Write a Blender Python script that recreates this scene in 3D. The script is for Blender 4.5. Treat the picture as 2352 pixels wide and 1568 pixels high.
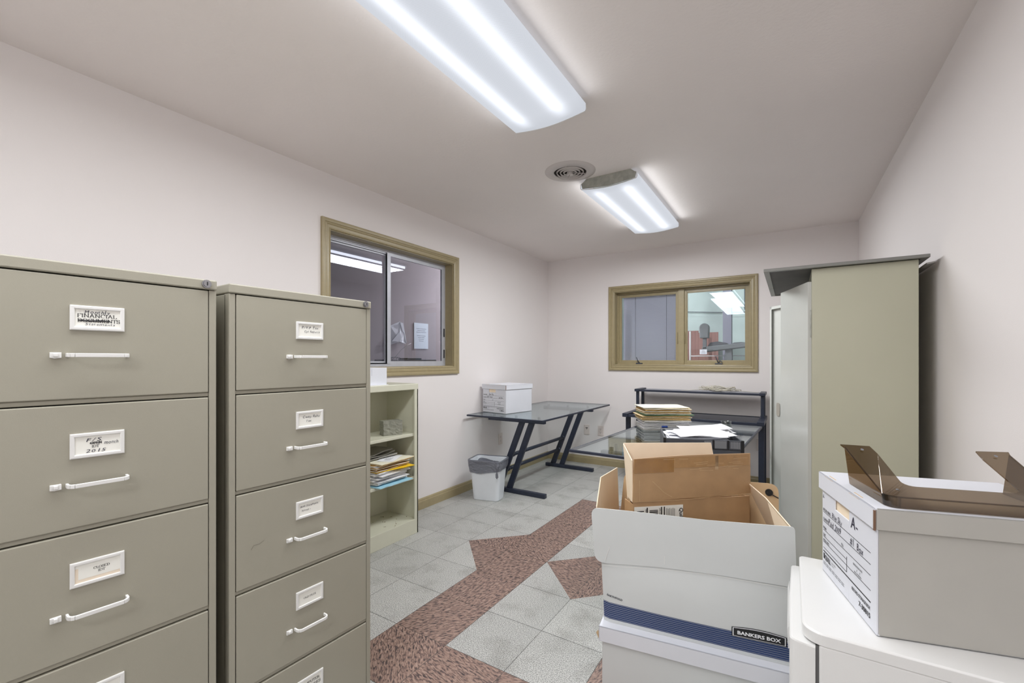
import bpy, bmesh, math, random
from mathutils import Vector, Matrix, noise
for o in list(bpy.data.objects): bpy.data.objects.remove(o)
SC = bpy.context.scene
COL = SC.collection
R = math.radians
PI = math.pi

# ------------------------------------------------------------------ camera, world, exposure
EYE = 1.22
YAW = math.atan(641/1017.)
cam_d = bpy.data.cameras.new('camera'); cam = bpy.data.objects.new('camera', cam_d); COL.objects.link(cam)
cam_d.sensor_width = 36; cam_d.lens = 1017/2352*36; cam_d.shift_y = 43/2352; cam_d.clip_start = .02
cam.location = (0, 0, EYE); cam.rotation_euler = (PI/2, 0, YAW)
SC.camera = cam
w = bpy.data.worlds.new('world'); SC.world = w; w.use_nodes = True
w.node_tree.nodes['Background'].inputs[0].default_value = (.6, .65, .75, 1)
w.node_tree.nodes['Background'].inputs[1].default_value = .15
SC.view_settings.view_transform = 'Standard'; SC.view_settings.look = 'None'
SC.view_settings.gamma = 1; SC.view_settings.use_curve_mapping = False
SC.view_settings.exposure = 0.0
LAMP_LONG, LAMP_SHORT, FILL_REAR, SIDE_GLOW = 40, 35, 22, .024     # watts of the ceiling fixtures, the rear one added as fill; share that leaves at each side
LAMP_COL = (.965, .985, 1.0)
SC.cycles.diffuse_bounces = 8; SC.cycles.max_bounces = 12; SC.cycles.transparent_max_bounces = 16; SC.cycles.caustics_reflective = False; SC.cycles.caustics_refractive = False
CEIL = 2.445; XL = -2.57; YB = 4.92; YF = -2.3
def XR(y): return .502 + (YB-y)*.0132      # the right wall runs a little out of parallel

# ------------------------------------------------------------------ materials
def lin(c):
    return tuple(((v/255)/12.92 if v/255 <= .04045 else ((v/255+.055)/1.055)**2.4) for v in c)
MATS = {}
def nt(m): return m.node_tree.nodes, m.node_tree.links
def mat(name, c, rough=.5, metal=0, var=0, vs=8, bump=0, bs=200, spec=.5, coat=0):
    if name in MATS: return MATS[name]
    m = bpy.data.materials.new(name); m.use_nodes = True
    n, l = nt(m); b = n['Principled BSDF']
    col = lin(c) + (1,)
    b.inputs['Base Color'].default_value = col
    b.inputs['Roughness'].default_value = rough
    b.inputs['Metallic'].default_value = metal
    b.inputs['Specular IOR Level'].default_value = spec
    b.inputs['Coat Weight'].default_value = coat
    tc = n.new('ShaderNodeTexCoord')
    if var:
        nz = n.new('ShaderNodeTexNoise'); nz.inputs['Scale'].default_value = vs; nz.inputs['Detail'].default_value = 4
        l.new(tc.outputs['Object'], nz.inputs['Vector'])
        rp = n.new('ShaderNodeValToRGB')
        rp.color_ramp.elements[0].position = .3; rp.color_ramp.elements[1].position = .7
        rp.color_ramp.elements[0].color = tuple(v*(1-var) for v in col[:3]) + (1,)
        rp.color_ramp.elements[1].color = tuple(min(1, v*(1+var)) for v in col[:3]) + (1,)
        l.new(nz.outputs['Fac'], rp.inputs['Fac']); l.new(rp.outputs['Color'], b.inputs['Base Color'])
    if bump:
        nb = n.new('ShaderNodeTexNoise'); nb.inputs['Scale'].default_value = bs
        l.new(tc.outputs['Object'], nb.inputs['Vector'])
        bp = n.new('ShaderNodeBump'); bp.inputs['Strength'].default_value = bump; bp.inputs['Distance'].default_value = .002
        l.new(nb.outputs['Fac'], bp.inputs['Height']); l.new(bp.outputs['Normal'], b.inputs['Normal'])
    MATS[name] = m
    return m
def glassy(name, tint, refl, rough=.0, ior=1.5, add=0.0):
    m = bpy.data.materials.new(name); m.use_nodes = True
    n, l = nt(m); n.remove(n['Principled BSDF'])
    out = n['Material Output']
    t = n.new('ShaderNodeBsdfTransparent'); t.inputs[0].default_value = lin(tint)+(1,)
    g = n.new('ShaderNodeBsdfGlossy'); g.inputs['Color'].default_value = lin(refl)+(1,); g.inputs['Roughness'].default_value = rough
    f = n.new('ShaderNodeLayerWeight'); f.inputs['Blend'].default_value = .5      # Schlick reflectance, the same from either side
    p5 = n.new('ShaderNodeMath'); p5.operation = 'POWER'; p5.inputs[1].default_value = 5; l.new(f.outputs['Facing'], p5.inputs[0])
    f0 = ((ior-1)/(ior+1))**2 + add
    a = n.new('ShaderNodeMath'); a.operation = 'MULTIPLY_ADD'; a.inputs[1].default_value = 1-f0; a.inputs[2].default_value = f0; a.use_clamp = True
    x = n.new('ShaderNodeMixShader')
    l.new(p5.outputs[0], a.inputs[0]); l.new(a.outputs[0], x.inputs[0]); l.new(t.outputs[0], x.inputs[1]); l.new(g.outputs[0], x.inputs[2])
    l.new(x.outputs[0], out.inputs['Surface'])
    MATS[name] = m
    return m

M_WALL = mat('wall_paint', (231, 226, 225), .75, var=.012, vs=1.2, bump=.12, bs=260)
M_CEIL = mat('ceiling_paint', (237, 231, 229), .85, var=.02, vs=1.5, bump=.5, bs=70)
M_TRIM = mat('olive_trim_paint', (160, 147, 114), .32, var=.04, vs=30, bump=.08, bs=90)
M_CAB = mat('cabinet_enamel', (156, 152, 138), .38, var=.02, vs=3, bump=.10, bs=900)
M_CABD = mat('cabinet_shadow_gap', (22, 22, 20), .8)
M_TALL = mat('tall_cabinet_enamel', (188, 187, 166), .36, var=.03, vs=2.5, bump=.1, bs=900)
M_TALLD = mat('tall_cabinet_door_enamel', (196, 198, 193), .22, var=.03, vs=4)
M_CASE = mat('bookcase_enamel', (206, 205, 187), .42, var=.03, vs=5)
M_HND = mat('white_plastic', (222, 221, 219), .35)
M_LABEL = mat('label_card', (236, 235, 228), .6)
M_TANCARD = mat('aged_card', (231, 217, 198), .6)
M_INK = mat('black_ink', (38, 37, 40), .6)
M_PEN = mat('pen_ink', (44, 42, 62), .6)
M_CHROME = mat('lock_metal', (168, 168, 172), .25, metal=.9)
M_GREYM = mat('galvanised_metal', (168, 170, 162), .5, metal=.1, var=.18, vs=35)
M_NAVY = mat('navy_powder_coat', (40, 46, 62), .42, var=.12, vs=25)
M_BLACK = mat('black_plastic', (24, 25, 28), .4)
M_DKGREY = mat('charcoal_plastic', (70, 73, 80), .4, var=.05, vs=20)
M_MIDGREY = mat('grey_plastic', (120, 122, 126), .45)
M_ALU = mat('window_aluminium', (190, 192, 200), .38, metal=.2, var=.04, vs=15)
M_BOXW = mat('white_board', (218, 220, 227), .6, var=.015, vs=6, bump=.06, bs=60)
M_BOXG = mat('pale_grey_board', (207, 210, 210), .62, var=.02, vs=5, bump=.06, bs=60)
M_KRAFT = mat('kraft_board', (196, 168, 132), .7, var=.05, vs=9, bump=.1, bs=120)
M_KRAFTL = mat('kraft_liner', (244, 226, 200), .7, var=.03, vs=9)
M_BROWN = mat('brown_cardboard', (176, 142, 104), .6, var=.08, vs=14, bump=.25, bs=40)
M_TAPE = mat('packing_tape', (150, 108, 56), .22, var=.1, vs=25, coat=.4)
M_TAPEL = mat('pale_tape', (192, 164, 128), .25, coat=.4)
M_BLUE = mat('stripe_blue', (33, 58, 108), .5)
M_PAPER = mat('white_paper', (238, 239, 243), .65, var=.03, vs=20)
M_PAPERG = mat('shaded_paper', (208, 208, 204), .7, var=.06, vs=60)
M_MANILA = mat('manila', (229, 212, 172), .6, var=.05, vs=12)
M_TANF = mat('tan_folder', (203, 166, 104), .6, var=.07, vs=18)
M_IVORY = mat('ivory_folder', (236, 232, 212), .55, var=.03, vs=12)
M_GREEN = mat('green_folder', (92, 122, 88), .6, var=.15, vs=30)
M_YEL = mat('yellow_folder', (240, 200, 40), .5)
M_LTBLUE = mat('light_blue_folder', (160, 205, 222), .5, var=.05, vs=20)
M_BCLIP = mat('blue_clip', (38, 72, 160), .35)
M_SHELFG = mat('dark_shelf_laminate', (92, 94, 98), .3, var=.08, vs=40)
M_FRIDGE = mat('fridge_enamel', (224, 224, 223), .28, bump=.05, bs=300)
M_GASKET = mat('gasket_grey', (92, 92, 92), .7)
M_BRICK = mat('grey_stone', (136, 136, 124), .85, var=.2, vs=40, bump=1, bs=60)
M_CAN = mat('bin_plastic', (226, 231, 237), .4, var=.02, vs=12)
M_CABLE = mat('cream_cable', (205, 200, 186), .5)
M_WAX = mat('candle_wax', (235, 231, 190), .5)
M_BLIND = mat('blind_slat', (214, 214, 226), .5)
M_PLATE = mat('outlet_ivory', (218, 208, 203), .4)
M_DARKBOARD = mat('dark_board_back', (62, 57, 55), .6, var=.25, vs=7, bump=.3, bs=12)
M_STRIPG = mat('grey_edge_strip', (132, 132, 128), .4, metal=.3)
M_GLASS_T = glassy('table_glass', (246, 250, 250), (235, 242, 245), .03, 1.5, .03)
M_GLASS_SH = glassy('smoked_shelf_glass', (96, 98, 104), (220, 225, 235), .08, 1.5, .12)
M_PANE = glassy('office_window_glass', (212, 212, 217), (216, 220, 234), .0, 1.45, .10)
M_PANE2 = glassy('casement_glass', (244, 246, 248), (222, 232, 238), .0, 1.45, .05)
M_JAR = glassy('clear_jar_glass', (232, 236, 236), (255, 255, 255), .0, 1.5, .04)
M_ACR = glassy('smoked_acrylic', (186, 172, 153), (235, 230, 222), .04, 1.5, .05)
M_BAG = mat('clear_bin_bag', (128, 130, 140), .3, coat=.5)
def bag_material():
    m = MATS['clear_bin_bag']; n, l = nt(m); b = n['Principled BSDF']
    tc = n.new('ShaderNodeTexCoord'); mp = n.new('ShaderNodeMapping'); mp.inputs['Rotation'].default_value = (.5, .4, .6); mp.inputs['Scale'].default_value = (1, 1, 2.2)
    nb = n.new('ShaderNodeTexNoise'); nb.inputs['Scale'].default_value = 15; nb.inputs['Distortion'].default_value = 1.6
    bp = n.new('ShaderNodeBump'); bp.inputs['Strength'].default_value = .9; bp.inputs['Distance'].default_value = .03
    l.new(tc.outputs['Object'], mp.inputs[0]); l.new(mp.outputs[0], nb.inputs[0]); l.new(nb.outputs['Fac'], bp.inputs['Height']); l.new(bp.outputs[0], b.inputs['Normal'])
    t = n.new('ShaderNodeBsdfTransparent'); t.inputs[0].default_value = (.75, .76, .8, 1)
    x = n.new('ShaderNodeMixShader'); x.inputs[0].default_value = .62
    l.new(t.outputs[0], x.inputs[1]); l.new(b.outputs[0], x.inputs[2]); l.new(x.outputs[0], n['Material Output'].inputs['Surface'])
bag_material()

def math_node(n, l, op, a, b=None, clamp=False):
    q = n.new('ShaderNodeMath'); q.operation = op; q.use_clamp = clamp
    for i, v in enumerate((a, b)):
        if v is None: continue
        if isinstance(v, (int, float)): q.inputs[i].default_value = v
        else: l.new(v, q.inputs[i])
    return q.outputs[0]
def lens_material(half):
    """prismatic acrylic lens lit by two tubes: brighter along the tubes, dimmer between and at the ends"""
    m = bpy.data.materials.new('lit_prismatic_lens'); m.use_nodes = True
    n, l = nt(m); b = n['Principled BSDF']
    tc = n.new('ShaderNodeTexCoord'); s = n.new('ShaderNodeSeparateXYZ'); l.new(tc.outputs['Object'], s.inputs[0])
    X, Y = s.outputs[0], s.outputs[1]
    ax = math_node(n, l, 'ABSOLUTE', X)
    d = math_node(n, l, 'DIVIDE', math_node(n, l, 'SUBTRACT', ax, .100), .036)
    g = math_node(n, l, 'EXPONENT', math_node(n, l, 'MULTIPLY', math_node(n, l, 'MULTIPLY', d, d), -1))
    ay = math_node(n, l, 'ABSOLUTE', Y)
    e = math_node(n, l, 'DIVIDE', math_node(n, l, 'SUBTRACT', half-.02, ay), .10, True)
    g2 = math_node(n, l, 'MULTIPLY', g, e)
    base = math_node(n, l, 'ADD', math_node(n, l, 'MULTIPLY', g2, .60), .66)
    base = math_node(n, l, 'ADD', base, math_node(n, l, 'MULTIPLY', e, .06))
    px = math_node(n, l, 'SINE', math_node(n, l, 'MULTIPLY', X, 2*PI/.0052))
    py = math_node(n, l, 'SINE', math_node(n, l, 'MULTIPLY', Y, 2*PI/.0052))
    pp = math_node(n, l, 'MULTIPLY', math_node(n, l, 'MULTIPLY', px, py), .10)
    st = math_node(n, l, 'MULTIPLY', base, math_node(n, l, 'ADD', pp, 1.0))
    b.inputs['Base Color'].default_value = (.012, .012, .014, 1); b.inputs['Specular IOR Level'].default_value = .2
    b.inputs['Roughness'].default_value = .8
    b.inputs['Emission Color'].default_value = (.88, .92, 1.0, 1)
    l.new(st, b.inputs['Emission Strength'])
    return m

def floor_grey():
    m = bpy.data.materials.new('grey_granite_tile'); m.use_nodes = True
    n, l = nt(m); b = n['Principled BSDF']
    tc = n.new('ShaderNodeTexCoord'); at = n.new('ShaderNodeAttribute'); at.attribute_name = 'rnd'
    sp = n.new('ShaderNodeTexNoise'); sp.inputs['Scale'].default_value = 260; sp.inputs['Detail'].default_value = 4
    l.new(tc.outputs['Object'], sp.inputs['Vector'])
    r1 = n.new('ShaderNodeValToRGB'); r1.color_ramp.elements[0].position = .41; r1.color_ramp.elements[1].position = .57
    r1.color_ramp.elements[0].color = lin((128, 128, 126))+(1,); r1.color_ramp.elements[1].color = lin((203, 203, 199))+(1,)
    l.new(sp.outputs['Fac'], r1.inputs['Fac'])
    dn = n.new('ShaderNodeTexNoise'); dn.inputs['Scale'].default_value = 5.5; dn.inputs['Detail'].default_value = 7; dn.inputs['Roughness'].default_value = .62
    l.new(tc.outputs['Object'], dn.inputs['Vector'])
    r2 = n.new('ShaderNodeValToRGB'); r2.color_ramp.elements[0].position = .30; r2.color_ramp.elements[1].position = .50
    r2.color_ramp.elements[0].color = (.66, .65, .63, 1); r2.color_ramp.elements[1].color = (1, 1, 1, 1)
    l.new(dn.outputs['Fac'], r2.inputs['Fac'])
    mx = n.new('ShaderNodeMixRGB'); mx.blend_type = 'MULTIPLY'; mx.inputs[0].default_value = .75
    l.new(r1.outputs[0], mx.inputs[1]); l.new(r2.outputs[0], mx.inputs[2])
    br = math_node(n, l, 'ADD', math_node(n, l, 'MULTIPLY', at.outputs['Fac'], .16), .90)
    cb = n.new('ShaderNodeMixRGB'); cb.blend_type = 'MULTIPLY'; cb.inputs[0].default_value = 1
    cc = n.new('ShaderNodeCombineXYZ')
    for i in range(3): l.new(br, cc.inputs[i])
    l.new(mx.outputs[0], cb.inputs[1]); l.new(cc.outputs[0], cb.inputs[2])
    l.new(cb.outputs[0], b.inputs['Base Color'])
    b.inputs['Roughness'].default_value = .5
    return m
def floor_red():
    m = bpy.data.materials.new('red_granite_tile'); m.use_nodes = True
    n, l = nt(m); b = n['Principled BSDF']
    tc = n.new('ShaderNodeTexCoord'); at = n.new('ShaderNodeAttribute'); at.attribute_name = 'rnd'
    rot = n.new('ShaderNodeVectorRotate'); rot.rotation_type = 'Z_AXIS'
    l.new(tc.outputs['Object'], rot.inputs['Vector'])
    l.new(math_node(n, l, 'MULTIPLY', at.outputs['Fac'], 6.28), rot.inputs['Angle'])
    mp = n.new('ShaderNodeMapping'); mp.inputs['Scale'].default_value = (1, .27, 1); l.new(rot.outputs[0], mp.inputs['Vector'])
    nz = n.new('ShaderNodeTexNoise'); nz.inputs['Scale'].default_value = 150; nz.inputs['Detail'].default_value = 5; nz.inputs['Distortion'].default_value = .6
    l.new(mp.outputs[0], nz.inputs['Vector'])
    r = n.new('ShaderNodeValToRGB'); cr = r.color_ramp
    cr.elements[0].position = .34; cr.elements[0].color = lin((66, 58, 58))+(1,)
    cr.elements[1].position = .66; cr.elements[1].color = lin((162, 138, 126))+(1,)
    k = cr.elements.new(.43); k.color = lin((104, 86, 82))+(1,)
    k = cr.elements.new(.50); k.color = lin((136, 111, 100))+(1,)
    l.new(nz.outputs['Fac'], r.inputs['Fac']); l.new(r.outputs[0], b.inputs['Base Color'])
    b.inputs['Roughness'].default_value = .42
    return m

# ------------------------------------------------------------------ mesh helpers
class MB:
    def __init__(s): s.v = []; s.f = []; s.m = []; s.T = Matrix.Identity(4)
    def add(s, vs, fs, m=0):
        k = len(s.v); s.v += [tuple(s.T @ Vector(p)) for p in vs]
        s.f += [tuple(i+k for i in f) for f in fs]; s.m += [m]*len(fs); return s
    def box(s, x0, x1, y0, y1, z0, z1, m=0):
        return s.add([(x0,y0,z0),(x1,y0,z0),(x1,y1,z0),(x0,y1,z0),(x0,y0,z1),(x1,y0,z1),(x1,y1,z1),(x0,y1,z1)],
                     [(0,3,2,1),(4,5,6,7),(0,1,5,4),(1,2,6,5),(2,3,7,6),(3,0,4,7)], m)
    def poly(s, pts, m=0): return s.add(pts, [tuple(range(len(pts)))], m)
    def slab(s, pts, off, m=0):
        """a polygon given thickness: pts in 3D, off is the offset of the other side"""
        n = len(pts); o = Vector(off); b = [tuple(Vector(p)+o) for p in pts]
        return s.add(list(pts)+b, [tuple(range(n)), tuple(range(2*n-1, n-1, -1))] + [(i, i+n, (i+1) % n+n, (i+1) % n) for i in range(n)], m)
    def bar(s, p, q, w, h, up=(0,0,1), m=0):
        p, q = Vector(p), Vector(q); d = (q-p).normalized(); u = Vector(up); sd = d.cross(u).normalized(); u = sd.cross(d)
        a, b = sd*w/2, u*h/2
        vs = [p-a-b, p+a-b, p+a+b, p-a+b, q-a-b, q+a-b, q+a+b, q-a+b]
        return s.add([tuple(x) for x in vs], [(0,3,2,1),(4,5,6,7),(0,1,5,4),(1,2,6,5),(2,3,7,6),(3,0,4,7)], m)
    def tube(s, pts, r, n=8, m=0, cap=True):
        pts = [Vector(p) for p in pts]; rings = []
        rr = r if isinstance(r, (list, tuple)) else [r]*len(pts)
        for i, p in enumerate(pts):
            d = (pts[min(i+1, len(pts)-1)]-pts[max(i-1, 0)]).normalized()
            a = d.cross(Vector((0,0,1)) if abs(d.z) < .9 else Vector((1,0,0))).normalized(); b = d.cross(a)
            rings.append([tuple(p + (a*math.cos(2*PI*k/n)+b*math.sin(2*PI*k/n))*rr[i]) for k in range(n)])
        return s.loft(rings, m, cap)
    def loft(s, rings, m=0, cap=True, cap0=None, cap1=None):
        n = len(rings[0]); vs = [p for g in rings for p in g]; fs = []
        for i in range(len(rings)-1):
            for k in range(n):
                fs.append((i*n+k, i*n+(k+1) % n, (i+1)*n+(k+1) % n, (i+1)*n+k))
        if cap if cap0 is None else cap0: fs.append(tuple(range(n-1, -1, -1)))
        if cap if cap1 is None else cap1: fs.append(tuple(range((len(rings)-1)*n, len(rings)*n)))
        return s.add(vs, fs, m)
    def text(s, txt, o, ux, uy, size, m=0, bold=0, shear=0, align='L', wide=1.0, jitter=0, lift=.0004, fit=0, warp=None):
        """flat lettering on a plane: o the baseline start, ux/uy the plane's axes"""
        o, ux, uy = Vector(o), Vector(ux).normalized(), Vector(uy).normalized(); nn = ux.cross(uy)*lift
        vs, fs = glyphs(txt, bold, shear, jitter)
        if not vs: return s
        if fit: wide = fit/(max(v[0] for v in vs)*size)
        wd = max(v[0] for v in vs)*size*wide
        sh = {'L': 0, 'C': -wd/2, 'R': -wd}[align]
        P = [tuple(o + ux*(v[0]*size*wide+sh) + uy*(v[1]*size) + nn) for v in vs]
        if warp: P = [warp(p) for p in P]
        return s.add(P, fs, m)
    def strokes(s, lines, o, ux, uy, m=0, w=.001, serif=False, thin=None, lift=.0004):
        o, ux, uy = Vector(o), Vector(ux).normalized(), Vector(uy).normalized(); nn = ux.cross(uy)*lift
        for ln in lines:
            for a, b in zip(ln[:-1], ln[1:]):
                a2, b2 = Vector(a), Vector(b); d = b2-a2
                if d.length < 1e-7: continue
                d.normalize(); ww = w
                if thin is not None: ww = thin + (w-thin)*abs(d.y)**1.5
                n2 = Vector((-d.y, d.x))*ww/2; e = d*ww*.25
                q = [a2-e-n2, b2+e-n2, b2+e+n2, a2-e+n2]
                s.add([tuple(o+ux*p.x+uy*p.y+nn) for p in q], [(0,1,2,3)], m)
        return s
    def build(s, name, mats, parent=None, bevel=0, smooth=False, seg=2, loc=None, rot=None, solid=0):
        me = bpy.data.meshes.new(name); me.from_pydata(s.v, [], s.f)
        for q in (mats if isinstance(mats, (list, tuple)) else [mats]): me.materials.append(q)
        for p, k in zip(me.polygons, s.m): p.material_index = k
        if smooth:
            for p in me.polygons: p.use_smooth = True
        me.update()
        o = bpy.data.objects.new(name, me); COL.objects.link(o)
        if parent: o.parent = parent
        if loc: o.location = loc
        if rot: o.rotation_euler = rot
        if solid:
            q = o.modifiers.new('solid', 'SOLIDIFY'); q.thickness = solid; q.offset = -1
        if bevel:
            b = o.modifiers.new('bevel', 'BEVEL'); b.width = bevel; b.segments = seg; b.limit_method = 'ANGLE'; b.angle_limit = R(40)
        return o
GC = {}
def glyphs(txt, bold, shear, jitter):
    key = (txt, bold, shear, jitter)
    if key in GC: return GC[key]
    V, F = [], []
    def one(t, ox, oy, ang, sc):
        c = bpy.data.curves.new('lettering', 'FONT'); c.body = t; c.size = 1; c.offset = bold; c.shear = shear
        c.resolution_u = 2; c.fill_mode = 'FRONT'; c.dimensions = '2D'
        ob = bpy.data.objects.new('lettering', c); me = ob.to_mesh()
        k = len(V); mxx = 0
        for v in me.vertices:
            x, y = v.co.x*sc, v.co.y*sc; mxx = max(mxx, v.co.x*sc)
            V.append((ox + x*math.cos(ang)-y*math.sin(ang), oy + x*math.sin(ang)+y*math.cos(ang)))
        for p in me.polygons: F.append(tuple(i+k for i in p.vertices))
        ob.to_mesh_clear(); bpy.data.objects.remove(ob); bpy.data.curves.remove(c)
        return mxx
    if jitter:
        rg = random.Random(txt); x = 0
        for ch in txt:
            if ch == ' ': x += .36; continue
            x += one(ch, x, rg.uniform(-jitter, jitter), rg.uniform(-jitter, jitter)*1.6, rg.uniform(.9, 1.12)) + .06
    else: one(txt, 0, 0, 0, 1)
    GC[key] = (V, F)
    return GC[key]
def arc(cx, cy, rx, ry, a0, a1, n=10):
    return [(cx+rx*math.cos(R(a0+(a1-a0)*i/n)), cy+ry*math.sin(R(a0+(a1-a0)*i/n))) for i in range(n+1)]
SERIF = {   # letter: (width, strokes, feet x list (bottom), heads x list (top))
 'F': (.62, [[(.15,0),(.15,1)], [(.15,1),(.58,1)], [(.15,.52),(.44,.52)], [(.58,1),(.58,.84)]], [.15], []),
 'I': (.36, [[(.18,0),(.18,1)]], [.18], [.18]),
 'N': (.86, [[(.15,0),(.15,1)], [(.15,1),(.7,0)], [(.7,0),(.7,1)]], [.15], [.12,.7]),
 'A': (.82, [[(.1,0),(.4,1)], [(.4,1),(.7,0)], [(.22,.36),(.6,.36)]], [.1,.7], []),
 'C': (.78, [arc(.44,.5,.34,.5,50,310,14), [(.68,.98),(.68,.72)]], [], []),
 'L': (.64, [[(.15,0),(.15,1)], [(.15,0),(.6,0)], [(.6,0),(.6,.2)]], [], [.15]),
 'D': (.84, [[(.15,0),(.15,1)], [(.1,1),(.36,1)], [(.1,0),(.36,0)], arc(.36,.5,.38,.5,90,-90,12)], [], []),
 'O': (.88, [arc(.44,.5,.36,.5,0,360,18)], [], []),
 'U': (.84, [[(.15,1),(.15,.34)], arc(.42,.34,.27,.34,180,360,10), [(.69,.34),(.69,1)]], [], [.15,.69]),
 'M': (1.04, [[(.13,0),(.13,1)], [(.13,1),(.5,0)], [(.5,0),(.87,1)], [(.87,1),(.87,0)]], [.13,.87], [.13,.87]),
 'E': (.72, [[(.15,0),(.15,1)], [(.1,1),(.6,1)], [(.15,.52),(.48,.52)], [(.1,0),(.64,0)], [(.6,1),(.6,.84)], [(.64,0),(.64,.18)]], [], []),
 'T': (.74, [[(.37,0),(.37,1)], [(.06,1),(.68,1)], [(.06,1),(.06,.82)], [(.68,1),(.68,.82)]], [.37], []),
 'S': (.62, [arc(.3,.74,.22,.26,40,270,10)+arc(.3,.25,.24,.26,90,-140,10), [(.5,.98),(.5,.76)], [(.08,.02),(.08,.24)]], [], []),
 'P': (.68, [[(.15,0),(.15,1)], [(.1,1),(.34,1)], arc(.34,.74,.26,.26,90,-90,8), [(.34,.48),(.15,.48)]], [.15], []),
 'R': (.8, [[(.15,0),(.15,1)], [(.1,1),(.34,1)], arc(.34,.74,.26,.26,90,-90,8), [(.34,.48),(.15,.48)], [(.34,.48),(.7,0)]], [.15,.7], []),
 ' ': (.4, [], [], []),
}
def serif_text(mb, txt, o, ux, uy, h, m=1, align='C', wide=1.0, fit=0):
    if fit: wide = fit/(sum(SERIF[c][0] for c in txt)*h)
    x = 0; L = []; S = []
    for ch in txt:
        wd, st, ft, hd = SERIF[ch]
        for ln in st: L.append([((x+p[0])*h*wide, p[1]*h) for p in ln])
        for fx in ft: S.append([((x+fx-.11)*h*wide, .02*h), ((x+fx+.11)*h*wide, .02*h)])
        for fx in hd: S.append([((x+fx-.11)*h*wide, .98*h), ((x+fx+.11)*h*wide, .98*h)])
        x += wd
    sh = {'L': 0, 'C': -x*h*wide/2}[align]
    o = Vector(o)+Vector(ux).normalized()*sh
    mb.strokes(L, o, ux, uy, m, w=.17*h, thin=.075*h)
    mb.strokes(S, o, ux, uy, m, w=.075*h)

def tag(o, label, cat, group=None, kind=None):
    if label: o['label'] = label
    if cat: o['category'] = cat
    if group: o['group'] = group
    if kind: o['kind'] = kind
    return o
def thing(name, label, cat, loc=(0,0,0), rz=0, group=None):
    o = bpy.data.objects.new(name, None); COL.objects.link(o); o.empty_display_size = .1
    o.location = loc; o.rotation_euler = (0, 0, rz)
    return tag(o, label, cat, group)
def struct(o): o['kind'] = 'structure'; return o

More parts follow.
